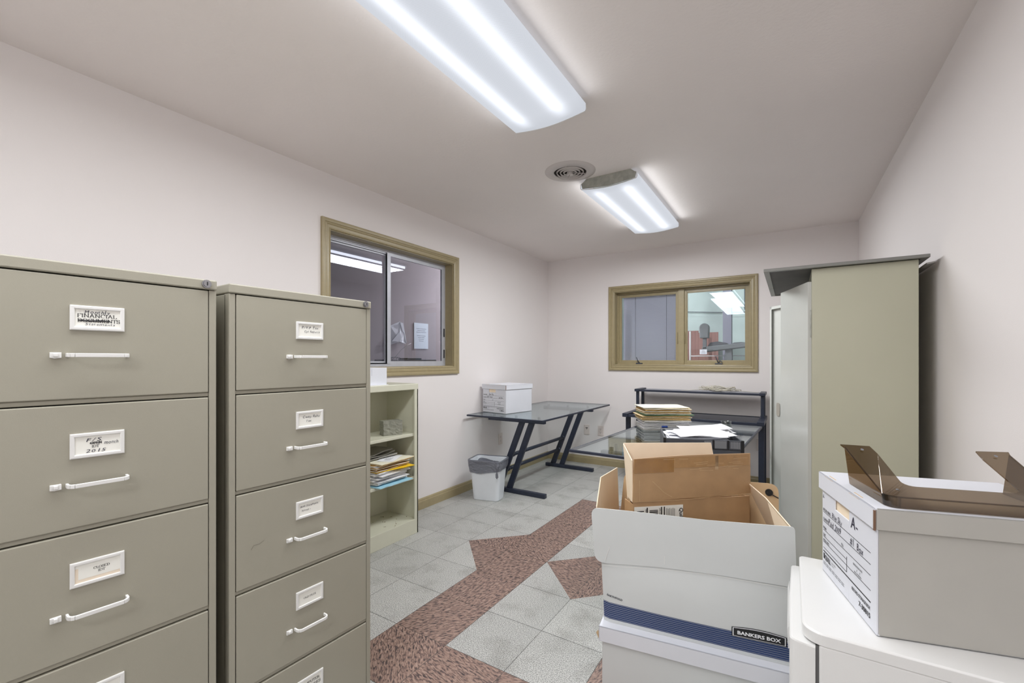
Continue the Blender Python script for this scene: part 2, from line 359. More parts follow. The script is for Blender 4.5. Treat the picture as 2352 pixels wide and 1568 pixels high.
# ------------------------------------------------------------------ room shell
def wall_with_hole(mb, u0, u1, v0, v1, hu0, hu1, hv0, hv1, f):
    for a in ((u0, hu0, v0, v1), (hu1, u1, v0, v1), (hu0, hu1, v0, hv0), (hu0, hu1, hv1, v1)): f(mb, *a)
WL = dict(u0=1.826, u1=3.085, v0=1.165, v1=2.083)      # opening in the left wall (y, z)
WB = dict(u0=-1.712, u1=-.338, v0=1.170, v1=1.995)     # opening in the back wall (x, z)
def build_shell():
    # floor: granite tiles on a fixed grid, red pattern of a ring with arrowheads and a centre diamond
    mg, mr, mgr = floor_grey(), floor_red(), mat('floor_grout', (98, 97, 94), .8)
    x0, dx, y0, dy = -1.548, .2976, 1.452, .3095
    vs, fs, ms, rn = [], [], [], []
    rg = random.Random(5)
    def add(poly, red, r):
        cx = sum(p[0] for p in poly)/len(poly); cy = sum(p[1] for p in poly)/len(poly)
        ins = .0011
        out = []
        for p in poly:
            d = Vector((cx-p[0], cy-p[1])); out.append((p[0]+(ins if d.x > 0 else -ins), p[1]+(ins if d.y > 0 else -ins), 0.0))
        k = len(vs); vs.extend(out); fs.append(tuple(range(k, k+len(out)))); ms.append(1 if red else 0); rn.append(r)
    for i in range(-5, 9):
        for j in range(-14, 13):
            a, b = x0+i*dx, y0+j*dy
            a1, b1 = a+dx, b+dy
            if a1 < XL-.02 or a > .62: continue
            if b1 < YF or b > YB+.06: continue
            A, B, C2, D = (a, b), (a1, b), (a1, b1), (a, b1)
            r = rg.random(); r2 = rg.random()
            red = (i in (0, 3) and -1 <= j <= 6) or (j in (-1, 6) and 0 <= i <= 3)
            if j in (2, 3) and i in (-1, 4):
                # arrowheads pointing away from the ring
                if i == -1: T = (D, B, C2) if j == 2 else (A, B, C2)
                else: T = (A, C2, D) if j == 2 else (A, B, D)
                if i == -1: G = (A, B, D) if j == 2 else (A, C2, D)
                else: G = (A, B, C2) if j == 2 else (B, C2, D)
                add(T, True, r); add(G, False, r2)
            elif j in (2, 3) and i in (1, 2):
                if (i, j) == (1, 2): T, G = (D, B, C2), (A, B, D)
                elif (i, j) == (2, 2): T, G = (A, C2, D), (A, B, C2)
                elif (i, j) == (1, 3): T, G = (A, B, C2), (A, C2, D)
                else: T, G = (A, B, D), (B, C2, D)
                add(T, True, r); add(G, False, r2)
            else: add((A, B, C2, D), red, r)
    k = len(vs); vs.extend([(XL-.01, YF, -.0012), (.62, YF, -.0012), (.62, YB+.02, -.0012), (XL-.01, YB+.02, -.0012)]); fs.append((k, k+1, k+2, k+3)); ms.append(2); rn.append(0)
    k = len(vs); vs.extend([(XL-.1, YF-.1, -.1), (.7, YF-.1, -.1), (.7, YB+.1, -.1), (XL-.1, YB+.1, -.1)]); fs.append((k, k+3, k+2, k+1)); ms.append(2); rn.append(0)
    me = bpy.data.meshes.new('floor'); me.from_pydata(vs, [], fs)
    for q in (mg, mr, mgr): me.materials.append(q)
    at = me.attributes.new('rnd', 'FLOAT', 'FACE')
    for p in me.polygons: p.material_index = ms[p.index]; at.data[p.index].value = rn[p.index]
    fl = bpy.data.objects.new('floor', me); COL.objects.link(fl); struct(fl)
    # ceiling
    struct(MB().box(XL-.1, .75, YF-.1, YB+.13, CEIL, CEIL+.1).build('ceiling', M_CEIL))
    # walls
    m = MB(); wall_with_hole(m, YF-.1, YB+.13, 0, CEIL, WL['u0'], WL['u1'], WL['v0'], WL['v1'], lambda q, a, b, c, d: q.box(XL-.13, XL, a, b, c, d))
    struct(m.build('wall_left', M_WALL))
    m = MB(); wall_with_hole(m, XL, .75, 0, CEIL, WB['u0'], WB['u1'], WB['v0'], WB['v1'], lambda q, a, b, c, d: q.box(a, b, YB, YB+.13, c, d))
    struct(m.build('wall_back', M_WALL))
    m = MB(); m.slab([(XR(YF), YF, 0), (XR(YB), YB, 0), (XR(YB), YB, CEIL), (XR(YF), YF, CEIL)], (.1, 0, 0))
    struct(m.build('wall_right', M_WALL))
    struct(MB().box(XL, .75, YF-.1, YF, 0, CEIL).build('wall_front', M_WALL))
    # baseboards: a flat board with a small ogee step on top
    def base(name, p, q, n):
        p, q, n = Vector(p), Vector(q), Vector(n); prof = [(0,0),(.014,0),(.014,.062),(.010,.070),(.009,.078),(.004,.086),(0,.088)]
        m = MB(); rings = [[tuple(e + n*a + Vector((0,0,b))) for a, b in prof] for e in (p, q)]
        m.loft(rings); struct(m.build(name, M_TRIM))
    base('baseboard_left', (XL, YF, 0), (XL, YB, 0), (1,0,0))
    base('baseboard_back', (XL+.014, YB, 0), (XR(YB)-.014, YB, 0), (0,-1,0))
    base('baseboard_right', (XR(YF), YF, 0), (XR(YB), YB, 0), (-1,0,0))
build_shell()

def frame_loop(m, u0, u1, v0, v1, prof, P, mi=0):
    """mitred picture-frame moulding: prof = (outward offset, height above the wall); P(u, v, h) -> 3D"""
    for (a, h), (b, k) in zip(prof[:-1], prof[1:]):
        ca = [(u0-a, v0-a), (u1+a, v0-a), (u1+a, v1+a), (u0-a, v1+a)]
        cb = [(u0-b, v0-b), (u1+b, v0-b), (u1+b, v1+b), (u0-b, v1+b)]
        for i in range(4):
            j = (i+1) % 4
            m.add([P(*ca[i], h), P(*ca[j], h), P(*cb[j], k), P(*cb[i], k)], [(0,1,2,3)], mi)
CASING = [(0,-.001),(0,.011),(.006,.013),(.009,.009),(.026,.011),(.030,.016),(.036,.013),(.040,.013),(.045,.019),(.052,.020),(.060,.020),(.066,.017),(.067,-.001)]
def rect_frame(m, u0, u1, v0, v1, w, h0, h1, P, mi=0):
    """flat frame of width w inside u0..u1, v0..v1, from depth h0 to h1"""
    for a in ((u0, u0+w, v0, v1), (u1-w, u1, v0, v1), (u0+w, u1-w, v0, v0+w), (u0+w, u1-w, v1-w, v1)):
        pts = [P(a[0], a[2], h0), P(a[1], a[2], h0), P(a[1], a[3], h0), P(a[0], a[3], h0), P(a[0], a[2], h1), P(a[1], a[2], h1), P(a[1], a[3], h1), P(a[0], a[3], h1)]
        m.add(pts, [(0,3,2,1),(4,5,6,7),(0,1,5,4),(1,2,6,5),(2,3,7,6),(3,0,4,7)], mi)
def pbox(m, u0, u1, v0, v1, h0, h1, P, mi=0):
    pts = [P(u0, v0, h0), P(u1, v0, h0), P(u1, v1, h0), P(u0, v1, h0), P(u0, v0, h1), P(u1, v0, h1), P(u1, v1, h1), P(u0, v1, h1)]
    m.add(pts, [(0,3,2,1),(4,5,6,7),(0,1,5,4),(1,2,6,5),(2,3,7,6),(3,0,4,7)], mi)

def window_left():
    P = lambda u, v, h: (XL+h, u, v)
    u0, u1, v0, v1 = WL['u0'], WL['u1'], WL['v0'], WL['v1']
    root = struct(thing('window_1', None, None, (0,0,0)))
    m = MB(); frame_loop(m, u0, u1, v0, v1, CASING, P); m.build('window_casing', M_TRIM, root)
    m = MB(); rect_frame(m, u0, u1, v0, v1, .006, -.13, .0, P); m.build('window_jamb', M_TRIM, root)
    m = MB(); a0, a1, b0, b1 = u0+.006, u1-.006, v0+.006, v1-.006
    rect_frame(m, a0, a1, b0, b1, .020, -.128, -.088, P)
    for h in (-.110, -.098): pbox(m, a0+.02, a1-.02, b1-.030, b1-.02, h-.002, h+.002, P)
    pbox(m, a0+.02, a1-.02, b0+.02, b0+.028, -.112, -.108, P)
    for v in (1.43, 1.24):                      # small black latches on the right jamb
        pbox(m, a1-.022, a1-.010, v, v+.075, -.089, -.086, P, 1)
    m.build('aluminium_frame', [M_ALU, M_BLACK], root)
    for nm, c0, c1, h in (('sliding_pane', a0+.020, 2.415, -.122), ('sliding_pane', 2.395, a1-.020, -.104)):
        m = MB(); rect_frame(m, c0, c1, b0+.020, b1-.020, .022, h, h+.014, P)
        if h > -.11: pbox(m, c0-.0, c0+.034, b0+.02, b1-.02, h-.001, h+.020, P)
        s = m.build('sash_frame', M_ALU, root)
        m = MB(); m.poly([P(c0+.02, b0+.04, h+.007), P(c1-.02, b0+.04, h+.007), P(c1-.02, b1-.04, h+.007), P(c0+.02, b1-.04, h+.007)])
        m.build('glass_pane', M_PANE, s)
window_left()

def window_back():
    P = lambda u, v, h: (u, YB-h, v)
    u0, u1, v0, v1 = WB['u0'], WB['u1'], WB['v0'], WB['v1']
    root = struct(thing('window_2', None, None, (0,0,0)))
    m = MB(); frame_loop(m, u0, u1, v0, v1, CASING, P); m.build('window_casing', M_TRIM, root)
    m = MB(); rect_frame(m, u0, u1, v0, v1, .006, -.13, .0, P)
    rect_frame(m, u0+.006, u1-.006, v0+.006, v1-.006, .018, -.13, -.082, P)
    m.build('window_jamb', M_TRIM, root)
    m = MB(); pbox(m, -1.030, -.968, v0+.006, v1-.006, -.13, -.072, P); m.build('mullion', M_TRIM, root, bevel=.003)
    for c0, c1, hx in ((u0+.024, -1.030, -1.45), (-.968, u1-.024, -.63)):
        b0, b1 = v0+.020, v1-.026
        m = MB(); rect_frame(m, c0, c1, b0, b1, .022, -.115, -.092, P); rect_frame(m, c0+.018, c1-.018, b0+.018, b1-.018, .012, -.113, -.098, P)
        s = m.build('casement_sash', M_TRIM, root, bevel=.0015)
        m = MB()
        for h in (-.102, -.118):
            tl = .010 if h < -.11 else 0
            m.poly([P(c0+.026, b0+.026, h), P(c1-.026, b0+.026, h), P(c1-.026, b1-.026, h-tl), P(c0+.026, b1-.026, h-tl)])
        m.build('glass_pane', M_PANE2, s)
        m = MB(); lx = c1-.010 if hx < -1 else c0+.008     # lock lever on the stile beside the mullion
        m.tube([P(lx, 1.40, -.088), P(lx, 1.44, -.078), P(lx, 1.52, -.080)], [.006, .005, .004], 6); m.build('lock_lever', M_TRIM, s)
        m = MB(); pbox(m, hx-.035, hx+.035, v0+.006, v0+.020, -.100, -.060, P)
        q = 1 if hx < -1 else -1
        m.tube([P(hx, v0+.02, -.075), P(hx-.012, v0+.045, -.055), P(hx-.026*1, v0+.085, -.050)], [.008, .006, .004], 7)
        if hx > -1: m.tube([P(hx+.004, v0+.02, -.075), P(hx+.012, v0+.05, -.070), P(hx+.034, v0+.030, -.060)], [.006, .006, .005], 7)
        m.build('crank_handle', M_DKGREY, root, bevel=.002)
window_back()

def blinds():
    root = thing('window_blind', 'closed grey-blue horizontal blind behind the left casement of the back window', 'blind', (-1.34, YB+.155, 1.19))
    m = MB(); z = 0
    n = 46; H2 = .775
    for i in range(n):
        z = .012 + i*(H2/n)
        m.slab([(-.315, .004, z), (.315, .004, z), (.315, -.004, z+H2/n*.95), (-.315, -.004, z+H2/n*.95)], (0, .001, .0004))
    s = m.build('slats', M_BLIND, root)
    m = MB(); m.box(-.32, .32, -.012, .014, .79, .815); m.build('head_rail', M_BLIND, root)
    for x in (-.175, .170):
        m = MB(); m.tube([(x, -.0075, .0), (x, -.0075, .79)], .0016, 5); m.build('ladder_cord', M_DKGREY, root)
    MB().box(-.315, .315, -.006, .010, 0, .011).build('bottom_rail', M_BLIND, root)
blinds()

# ------------------------------------------------------------------ ceiling fixtures
def fixture(name, label, cx, y0, y1, n):
    half = (y1-y0)/2; root = thing(name, label, 'light', (cx, (y0+y1)/2, CEIL), 0, 'wraparound ceiling lights')
    W = .192
    MB().box(-.115, .115, -half+.01, half-.01, -.060, 0).build('housing', M_GREYM, root)
    prof = [(-W+.012, -.022), (-W, -.030), (-W-.001, -.058), (-W+.004, -.066)]
    prof += [(-W*.93 + 2*W*.93*i/14, -.0675-.016*math.sin(PI*i/14)) for i in range(15)]
    prof += [(W-.004, -.066), (W+.001, -.058), (W, -.030), (W-.012, -.022)]
    m = MB()
    for k in range(len(prof)-1):
        a, b = prof[k], prof[k+1]
        m.add([(a[0], -half, a[1]), (b[0], -half, b[1]), (b[0], half, b[1]), (a[0], half, a[1])], [(0,1,2,3)])
    m.build('prismatic_lens', lens_material(half), root, smooth=True)
    for s in (-1, 1):
        y = s*half
        m = MB(); m.slab([(-.150, y, 0), (.150, y, 0), (W-.004, y, -.030), (W-.012, y, -.062), (0, y, -.078), (-W+.012, y, -.062), (-W+.004, y, -.030)], (0, -s*.004, 0))
        m.build('end_plate', M_GREYM, root)
        m = MB(); pts = [(p[0], y, p[1]) for p in prof]; m.tube(pts, .0022, 5); m.build('end_rim', M_HND, root)
    for nm, loc2, rot2, sx, watts in (('tube_light', (0, 0, -.088), (0, 0, 0), .34, 1.0), ('side_glow', (W+.004, 0, -.060), (0, -PI/2*.96, 0), .030, SIDE_GLOW), ('side_glow', (-W-.004, 0, -.060), (0, PI/2*.96, 0), .030, SIDE_GLOW)):
        L = bpy.data.lights.new(nm, 'AREA'); L.shape = 'RECTANGLE'; L.size = sx; L.size_y = 2*half-.05; L.energy = n*watts; L.color = LAMP_COL
        o = bpy.data.objects.new(nm, L); COL.objects.link(o); o.parent = root; o.location = loc2; o.rotation_euler = rot2
fixture('ceiling_light', 'long wraparound fluorescent ceiling light nearest the filing cabinets, running out of the top of view', -1.0, -.51, 1.925, LAMP_LONG)
fixture('ceiling_light', 'short wraparound fluorescent ceiling light beside the round vent, with a bare grey end plate', -1.02, 2.80, 4.03, LAMP_SHORT)
fixture('ceiling_light', 'added wraparound ceiling light, unseen behind the viewpoint, as fill for the foreground boxes', -.25, -1.95, -.73, FILL_REAR)  # added fixture, never in view: fill light for the fronts of the near boxes

def vent():
    root = thing('ceiling_vent', 'round white ceiling air vent with concentric rings and a dark throat', 'vent', (-1.215, 2.635, CEIL))
    def ring(r0, r1, z0, z1, z2):
        m = MB(); n = 48
        f = lambda r, z: [(r*math.cos(2*PI*k/n), r*math.sin(2*PI*k/n), z) for k in range(n)]
        m.loft([f(r0, z0), f(r0+.002, z1), f(r1, z2), f(r1+.001, z2+.002), f(r0+.004, z0)], cap=False); return m
    ring(.105, .163, -.001, -.012, -.001).build('outer_flange', M_HND_C, root, smooth=True)
    for r in (.082, .060, .038):
        ring(r, r+.0055, -.004, -.014, -.006).build('ring', M_HND_C, root, smooth=True)
    m = MB(); n = 48
    m.add([(.106*math.cos(2*PI*k/n), .106*math.sin(2*PI*k/n), -.0012) for k in range(n)], [tuple(range(n-1, -1, -1))]); m.build('dark_throat', mat('vent_throat', (44, 38, 34), .9), root)
    m = MB(); m.tube([(0, 0, -.004), (0, 0, -.022)], .020, 16)
    for a in (40, 160, 280): m.bar((0, 0, -.006), (.104*math.cos(R(a)), .104*math.sin(R(a)), -.006), .003, .006)
    m.bar((0, 0, -.02), (.0, -.03, -.05), .005, .003)
    m.build('damper_hub', M_HND_C, root)
M_HND_C = mat('vent_white', (206, 200, 198), .5)
vent()

# ------------------------------------------------------------------ filing cabinets
def filing_cabinet(loc, rz, label, cards, scratches=()):
    """local frame: origin at the front RIGHT foot, x to the right along the front, y into the cabinet"""
    W, T, D = .455, 1.425, .67
    root = thing('filing_cabinet', label, 'filing cabinet', loc, rz, 'five-drawer filing cabinets')
    m = MB(); m.box(-W, -.0012, .020, D, .0, 1.398); m.box(-W, -W+.016, .0, .03, .0, 1.399); m.box(-.0165, 0, .0, .03, .0, 1.399)
    m.box(-W+.016, -.0165, .004, .03, .0, .040)
    tops = [1.3985-.2722*i for i in range(6)]
    for z in tops[1:5]: m.box(-W+.015, -.016, .0035, .03, z+.0012, z+.0115)
    m.build('carcass', M_CAB, root, bevel=.002)
    MB().box(-W+.014, -.0150, .012, .0195, .03, 1.399).build('dark_recess', M_CABD, root)
    m = MB(); m.box(-W-.001, .001, -.003, D+.001, 1.4, T); m.build('top_cap', M_CAB, root, bevel=.003)
    m = MB(); m.tube([(-.0235, -.002, 1.4135), (-.0235, -.007, 1.4135)], .0105, 20); m.tube([(-.0235, -.006, 1.4135), (-.0235, -.011, 1.4135)], .0080, 20)
    m.box(-.0247, -.0223, -.0115, -.0108, 1.409, 1.418, 1); m.build('lock', [M_CHROME, M_BLACK], root, smooth=False)
    if rz < R(86) or True:
        m = MB(); m.tube([(-W-.0012, .10, 1.408), (-W-.0028, .10, 1.408)], .003, 10); m.build('side_screw', M_CHROME, root)
    for i in range(5):
        zt, zb = tops[i]-.0012, tops[i+1]+.0118
        if i == 4: zb = .045
        m = MB(); m.box(-W+.0180, -.0182, -.001, .016, zb, zt)
        dr = m.build('drawer', M_CAB, root, bevel=.0022)
        c0 = -W/2
        hz = 1.2305-.2722*i; lz0, lz1 = 1.284-.2722*i, 1.3365-.2722*i
        # handle: flat-section bow
        m = MB(); hw = .048; pts = [(c0-hw, -.001, hz), (c0-hw, -.016, hz), (c0-hw+.003, -.022, hz), (c0-hw+.009, -.026, hz), (c0+hw-.009, -.026, hz), (c0+hw-.003, -.022, hz), (c0+hw, -.016, hz), (c0+hw, -.001, hz)]
        for a, b in zip(pts[:-1], pts[1:]): m.bar(a, b, .0048, .0084)
        m.build('handle', M_HND, dr, bevel=.001)
        m = MB(); m.slab([(c0-.0735, -.001, hz-.0055), (c0-.0735, -.001, hz+.0055), (c0-.0735, -.006, hz+.0055), (c0-.0665, -.0035, hz+.004), (c0-.0565, -.007, hz+.0055), (c0-.0565, -.001, hz+.0055)][1:], (0, 0, -.011))
        m.box(c0-.068, c0-.062, -.009, -.003, hz-.003, hz+.003)
        m.build('thumb_latch', M_HND, dr, bevel=.0006)
        P = lambda u, v, h: (u, -.001-h, v)
        m = MB(); frame_loop(m, c0-.0365, c0+.0365, lz0+.0075, lz1-.0075, [(0,.0), (0,.0028), (.0015,.0038), (.0055,.0038), (.0075,.0030), (.0075,0)], P)
        m.build('label_frame', M_HND, dr)
        m = MB(); m.box(c0-.0368, c0+.0368, -.0020, -.0010, lz0+.007, lz1-.0072)
        cards[i](m, c0, (lz0+lz1)/2)
        m.build('label_card', [M_LABEL, M_INK, M_PEN, M_TANCARD], dr)
    for s in scratches:
        m = MB(); m.strokes([s], (0, -.0014, 0), (1,0,0), (0,0,1), 0, w=.0011)
        m.build('scratch', mat('scratch_grey', (120, 116, 106), .6), root)
    return root
UX, UZ = (1,0,0), (0,0,1)
def card_fin(m, c, z):
    o = lambda dx, dz: (c+dx, -.0022, z+dz)
    serif_text(m, 'FINANCIAL', o(-.001, .0018), UX, UZ, .0072, 1, fit=.064)
    serif_text(m, 'DOCUMENTS', o(.002, -.0085), UX, UZ, .0072, 1, fit=.069)
    m.text('Monthly', o(-.022, .0098), UX, UZ, .0108, 2, jitter=.05, shear=.2, fit=.042)
    m.text('Statements', o(-.021, -.0150), UX, UZ, .0075, 2, jitter=.05, shear=.2, fit=.049)
    for k in (-.0052, -.0038, -.0062): m.strokes([[(-.031, k), (-.012, k-.0008), (.006, k+.0006), (.019, k)]], o(0, 0), UX, UZ, 1, w=.0011)
def card_fs(m, c, z):
    o = lambda dx, dz: (c+dx, -.0022, z+dz)
    m.text('F/S', o(-.020, .0070), UX, UZ, .0105, 2, jitter=.03, shear=.2, fit=.026)
    serif_text(m, 'OPEN', o(-.003, .0010), UX, UZ, .0052, 1, wide=1.2); serif_text(m, 'IDT', o(-.004, -.0062), UX, UZ, .0052, 1, wide=1.2)
    for k in (.0026, .0040): m.strokes([[(-.013, k), (.006, k)]], o(0, 0), UX, UZ, 1, w=.0009)
    m.text('month', o(.0095, -.0015), UX, UZ, .0105, 2, jitter=.05, shear=.2, fit=.024)
    m.text('2015', o(-.020, -.0165), UX, UZ, .0095, 2, jitter=.03, shear=.2, fit=.033)
def card_closed(m, c, z):
    m.box(c-.0365, c+.0365, -.0021, -.0010, z-.019, z+.012, 3); m.box(c-.031, c+.0365, -.0023, -.0010, z-.012, z+.015, 0)
    serif_text(m, 'CLOSED', (c+.006, -.0024, z+.003), UX, UZ, .0048, 1, wide=1.25); serif_text(m, 'IDT', (c+.006, -.0024, z-.0045), UX, UZ, .0048, 1, wide=1.25)
def card_blank(m, c, z): pass
def hand(lines):
    def f(m, c, z):
        for t, dx, dz, s in lines: m.text(t, (c+dx, -.0022, z+dz), UX, UZ, s[0], 2, jitter=.06, shear=.25, fit=s[1])
    return f
def card_old(m, c, z): serif_text(m, 'OLD FILES', (c, -.0022, z-.002), UX, UZ, .0050, 1, fit=.040)
def card_comp(m, c, z):
    serif_text(m, 'COMPUTER', (c, -.0022, z+.003), UX, UZ, .0075, 1, fit=.064); serif_text(m, 'ACCESSORIES', (c, -.0022, z-.010), UX, UZ, .0075, 1, fit=.071)
filing_cabinet((-1.2578, .5613, 0), R(90-4.9), 'beige five-drawer filing cabinet at the far left, top drawer labelled FINANCIAL DOCUMENTS',
               [card_fin, card_fs, card_closed, card_blank, card_blank])
filing_cabinet((-1.2502, 1.0511, 0), R(90-2.2), 'beige five-drawer filing cabinet standing beside the low bookcase, one drawer labelled OLD FILES',
               [hand([('P/VP Tax', -.027, .006, (.0105, .055)), ('Cpt Reports', -.019, -.005, (.009, .052))]), hand([('Comp Rebs', -.024, .005, (.0105, .056)), ('Tax', -.013, -.007, (.009, .018))]),
                hand([('Bank Statements', -.031, .006, (.0085, .058)), ('Notes -', -.027, -.006, (.0085, .030))]), card_old, card_comp],
               scratches=[[(-.40, .695), (-.393, .705), (-.378, .704), (-.365, .710)]])

# ------------------------------------------------------------------ bookcase and its contents
def bookcase():
    y0, y1, x0, x1, T = 1.40, 2.305, XL+.016, -2.24, 1.056
    root = thing('bookcase', 'low cream metal bookcase against the left wall beside a filing cabinet', 'bookcase', (x1, y0, 0), 0)
    W = y1-y0; D = x1-x0       # local: x from -D (back) to 0 (front), y 0..W
    m = MB(); m.box(-D, 0, W-.012, W, 0, T-.002); m.box(-.012, 0, W-.034, W-.012, .102, T-.04); m.box(-.03, -.0, W-.014, W, 0, T-.003); m.build('side_panel', M_CASE, root, bevel=.002)
    m = MB(); m.box(-D, 0, 0, .012, 0, T-.002); m.box(-.012, 0, .012, .034, .102, T-.04); m.build('side_panel', M_CASE, root, bevel=.002)
    m = MB(); m.box(-D, -D+.008, .012, W-.012, .02, T-.03)
    m.build('back_panel', M_CASE, root)
    m = MB(); m.box(-D, .001, -.001, W+.001, T-.042, T); m.build('top_panel', M_CASE, root, bevel=.004)
    m = MB(); m.box(-D+.008, -.001, .012, W-.012, .085, .10); m.box(-.010, 0, .012, W-.012, 0, .102); m.build('base_panel', M_CASE, root, bevel=.002)
    for z in (.705, .400):
        m = MB(); m.box(-D+.010, -.013, .014, W-.014, z-.020, z); m.build('shelf', M_CASE, root, bevel=.003)
    m = MB()       # slotted strip for the shelf clips on the back panel
    for z in [.14+.026*k for k in range(34)]:
        if not (.66 < z < .71 or .36 < z < .41): m.box(-D+.008, -D+.0086, W-.200, W-.194, z, z+.008)
    m.build('clip_slots', M_CABD, root)
    for z in (.680, .378):
        MB().box(-.020, -.012, W-.016, W-.012, z-.014, z).build('shelf_clip', M_BLACK, root)
    rg = random.Random(3); m = MB()
    for k in range(16):
        x, y, s = -rg.uniform(.01, D-.03), W-rg.uniform(.02, .25), rg.uniform(.002, .006)
        m.box(x, x+s, y, y+s*.8, .1001, .1001+s*.5)
    m.build('debris', mat('crumbs', (120, 96, 70), .8), root)
bookcase()
m = MB(); m.box(-.13, .13, -.125, .125, 0, .112); m.box(-.134, .134, -.002, .0, .06, .114)
tag(m.build('white_box', M_BOXW, bevel=.003, loc=(-2.415, 1.932, 1.059)), 'plain white cardboard box on top of the low bookcase, half hidden by the cabinet', 'box')
m = MB(); m.box(-.14, .14, -.15, .13, 0, .0025)
tag(m.build('paper_sheet', M_PAPER, loc=(-2.405, 1.922, 1.0562)), 'white sheet lying under the plain white box on the bookcase', 'paper')
def stone():
    bm = bmesh.new(); bmesh.ops.create_cube(bm, size=1); bmesh.ops.subdivide_edges(bm, edges=bm.edges, cuts=9, use_grid_fill=True)
    for v in bm.verts:
        p = v.co.copy(); v.co = Vector((p.x*.135, p.y*.075, p.z*.098))
        if abs(p.z) < .499 or True:
            n = noise.noise_vector(p*7)*.0035 + noise.noise_vector(p*19)*.0016
            if p.z > .49: n *= .25
            if p.z < -.49: n.z = 0; n *= .3
            v.co += n
        v.co.z += .049
    me = bpy.data.meshes.new('stone_block'); bm.to_mesh(me); bm.free(); me.materials.append(M_BRICK)
    o = bpy.data.objects.new('stone_block', me); COL.objects.link(o); o.location = (-2.345, 2.150, .706); o.rotation_euler = (0, 0, R(68))
    tag(o, 'rough grey stone block on the upper shelf of the low bookcase', 'stone')
stone()

def sheaf(name, label, cat, m1, w, d, t, loc, rz, seed, amp=.004, group=None, lift=0, nx=12, ny=8, curl=0, edge=None, parent=None):
    """a wavy slab of paper: folder, letter or bundle"""
    rg = random.Random(seed); m = MB(); off = Vector((rg.uniform(0, 50), rg.uniform(0, 50), 0))
    f = lambda x, y: amp*(noise.noise(Vector((x*7, y*7, 0))+off)+.5) + lift*((x/w+.5)**2) + curl*max(0, (abs(y)/d*2-.6))*max(0, abs(x)/w*2-.4)
    vs = []
    for k in (0, 1):
        for i in range(nx+1):
            for j in range(ny+1):
                x, y = -w/2+w*i/nx, -d/2+d*j/ny
                ex = (rg.uniform(-1, 1)*.0015 if i in (0, nx) else 0); ey = (rg.uniform(-1, 1)*.0015 if j in (0, ny) else 0)
                z = f(x, y)
                vs.append((x+ex, y+ey, z*(1 if k else .85) + (t if k else 0)))
    N = (nx+1)*(ny+1); fs = []
    ix = lambda k, i, j: k*N + i*(ny+1)+j
    for i in range(nx):
        for j in range(ny):
            fs.append((ix(1,i,j), ix(1,i+1,j), ix(1,i+1,j+1), ix(1,i,j+1))); fs.append((ix(0,i,j), ix(0,i,j+1), ix(0,i+1,j+1), ix(0,i+1,j)))
    ms = [0]*len(fs)
    for i in range(nx): fs += [(ix(0,i,0), ix(0,i+1,0), ix(1,i+1,0), ix(1,i,0)), (ix(0,i+1,ny), ix(0,i,ny), ix(1,i,ny), ix(1,i+1,ny))]
    for j in range(ny): fs += [(ix(0,0,j+1), ix(0,0,j), ix(1,0,j), ix(1,0,j+1)), (ix(0,nx,j), ix(0,nx,j+1), ix(1,nx,j+1), ix(1,nx,j))]
    ms += [1]*(len(fs)-len(ms))
    m.v, m.f, m.m = vs, fs, ms
    o = m.build(name, [m1, edge or m1], parent, loc=loc, rot=(0, 0, rz))
    if not parent: tag(o, label, cat, group)
    return o
EDGE = mat('page_edges', (222, 220, 212), .75)
def edges_material():
    n, l = nt(EDGE); b = n['Principled BSDF']; tc = n.new('ShaderNodeTexCoord')
    mp = n.new('ShaderNodeMapping'); mp.inputs['Scale'].default_value = (3, 3, 520); l.new(tc.outputs['Object'], mp.inputs[0])
    nz = n.new('ShaderNodeTexNoise'); nz.inputs['Scale'].default_value = 1; nz.inputs['Detail'].default_value = 1; l.new(mp.outputs[0], nz.inputs[0])
    rp = n.new('ShaderNodeValToRGB'); rp.color_ramp.elements[0].position = .38; rp.color_ramp.elements[1].position = .56
    rp.color_ramp.elements[0].color = lin((150, 148, 142))+(1,); rp.color_ramp.elements[1].color = lin((236, 235, 232))+(1,)
    l.new(nz.outputs['Fac'], rp.inputs[0]); l.new(rp.outputs[0], b.inputs['Base Color'])
edges_material()

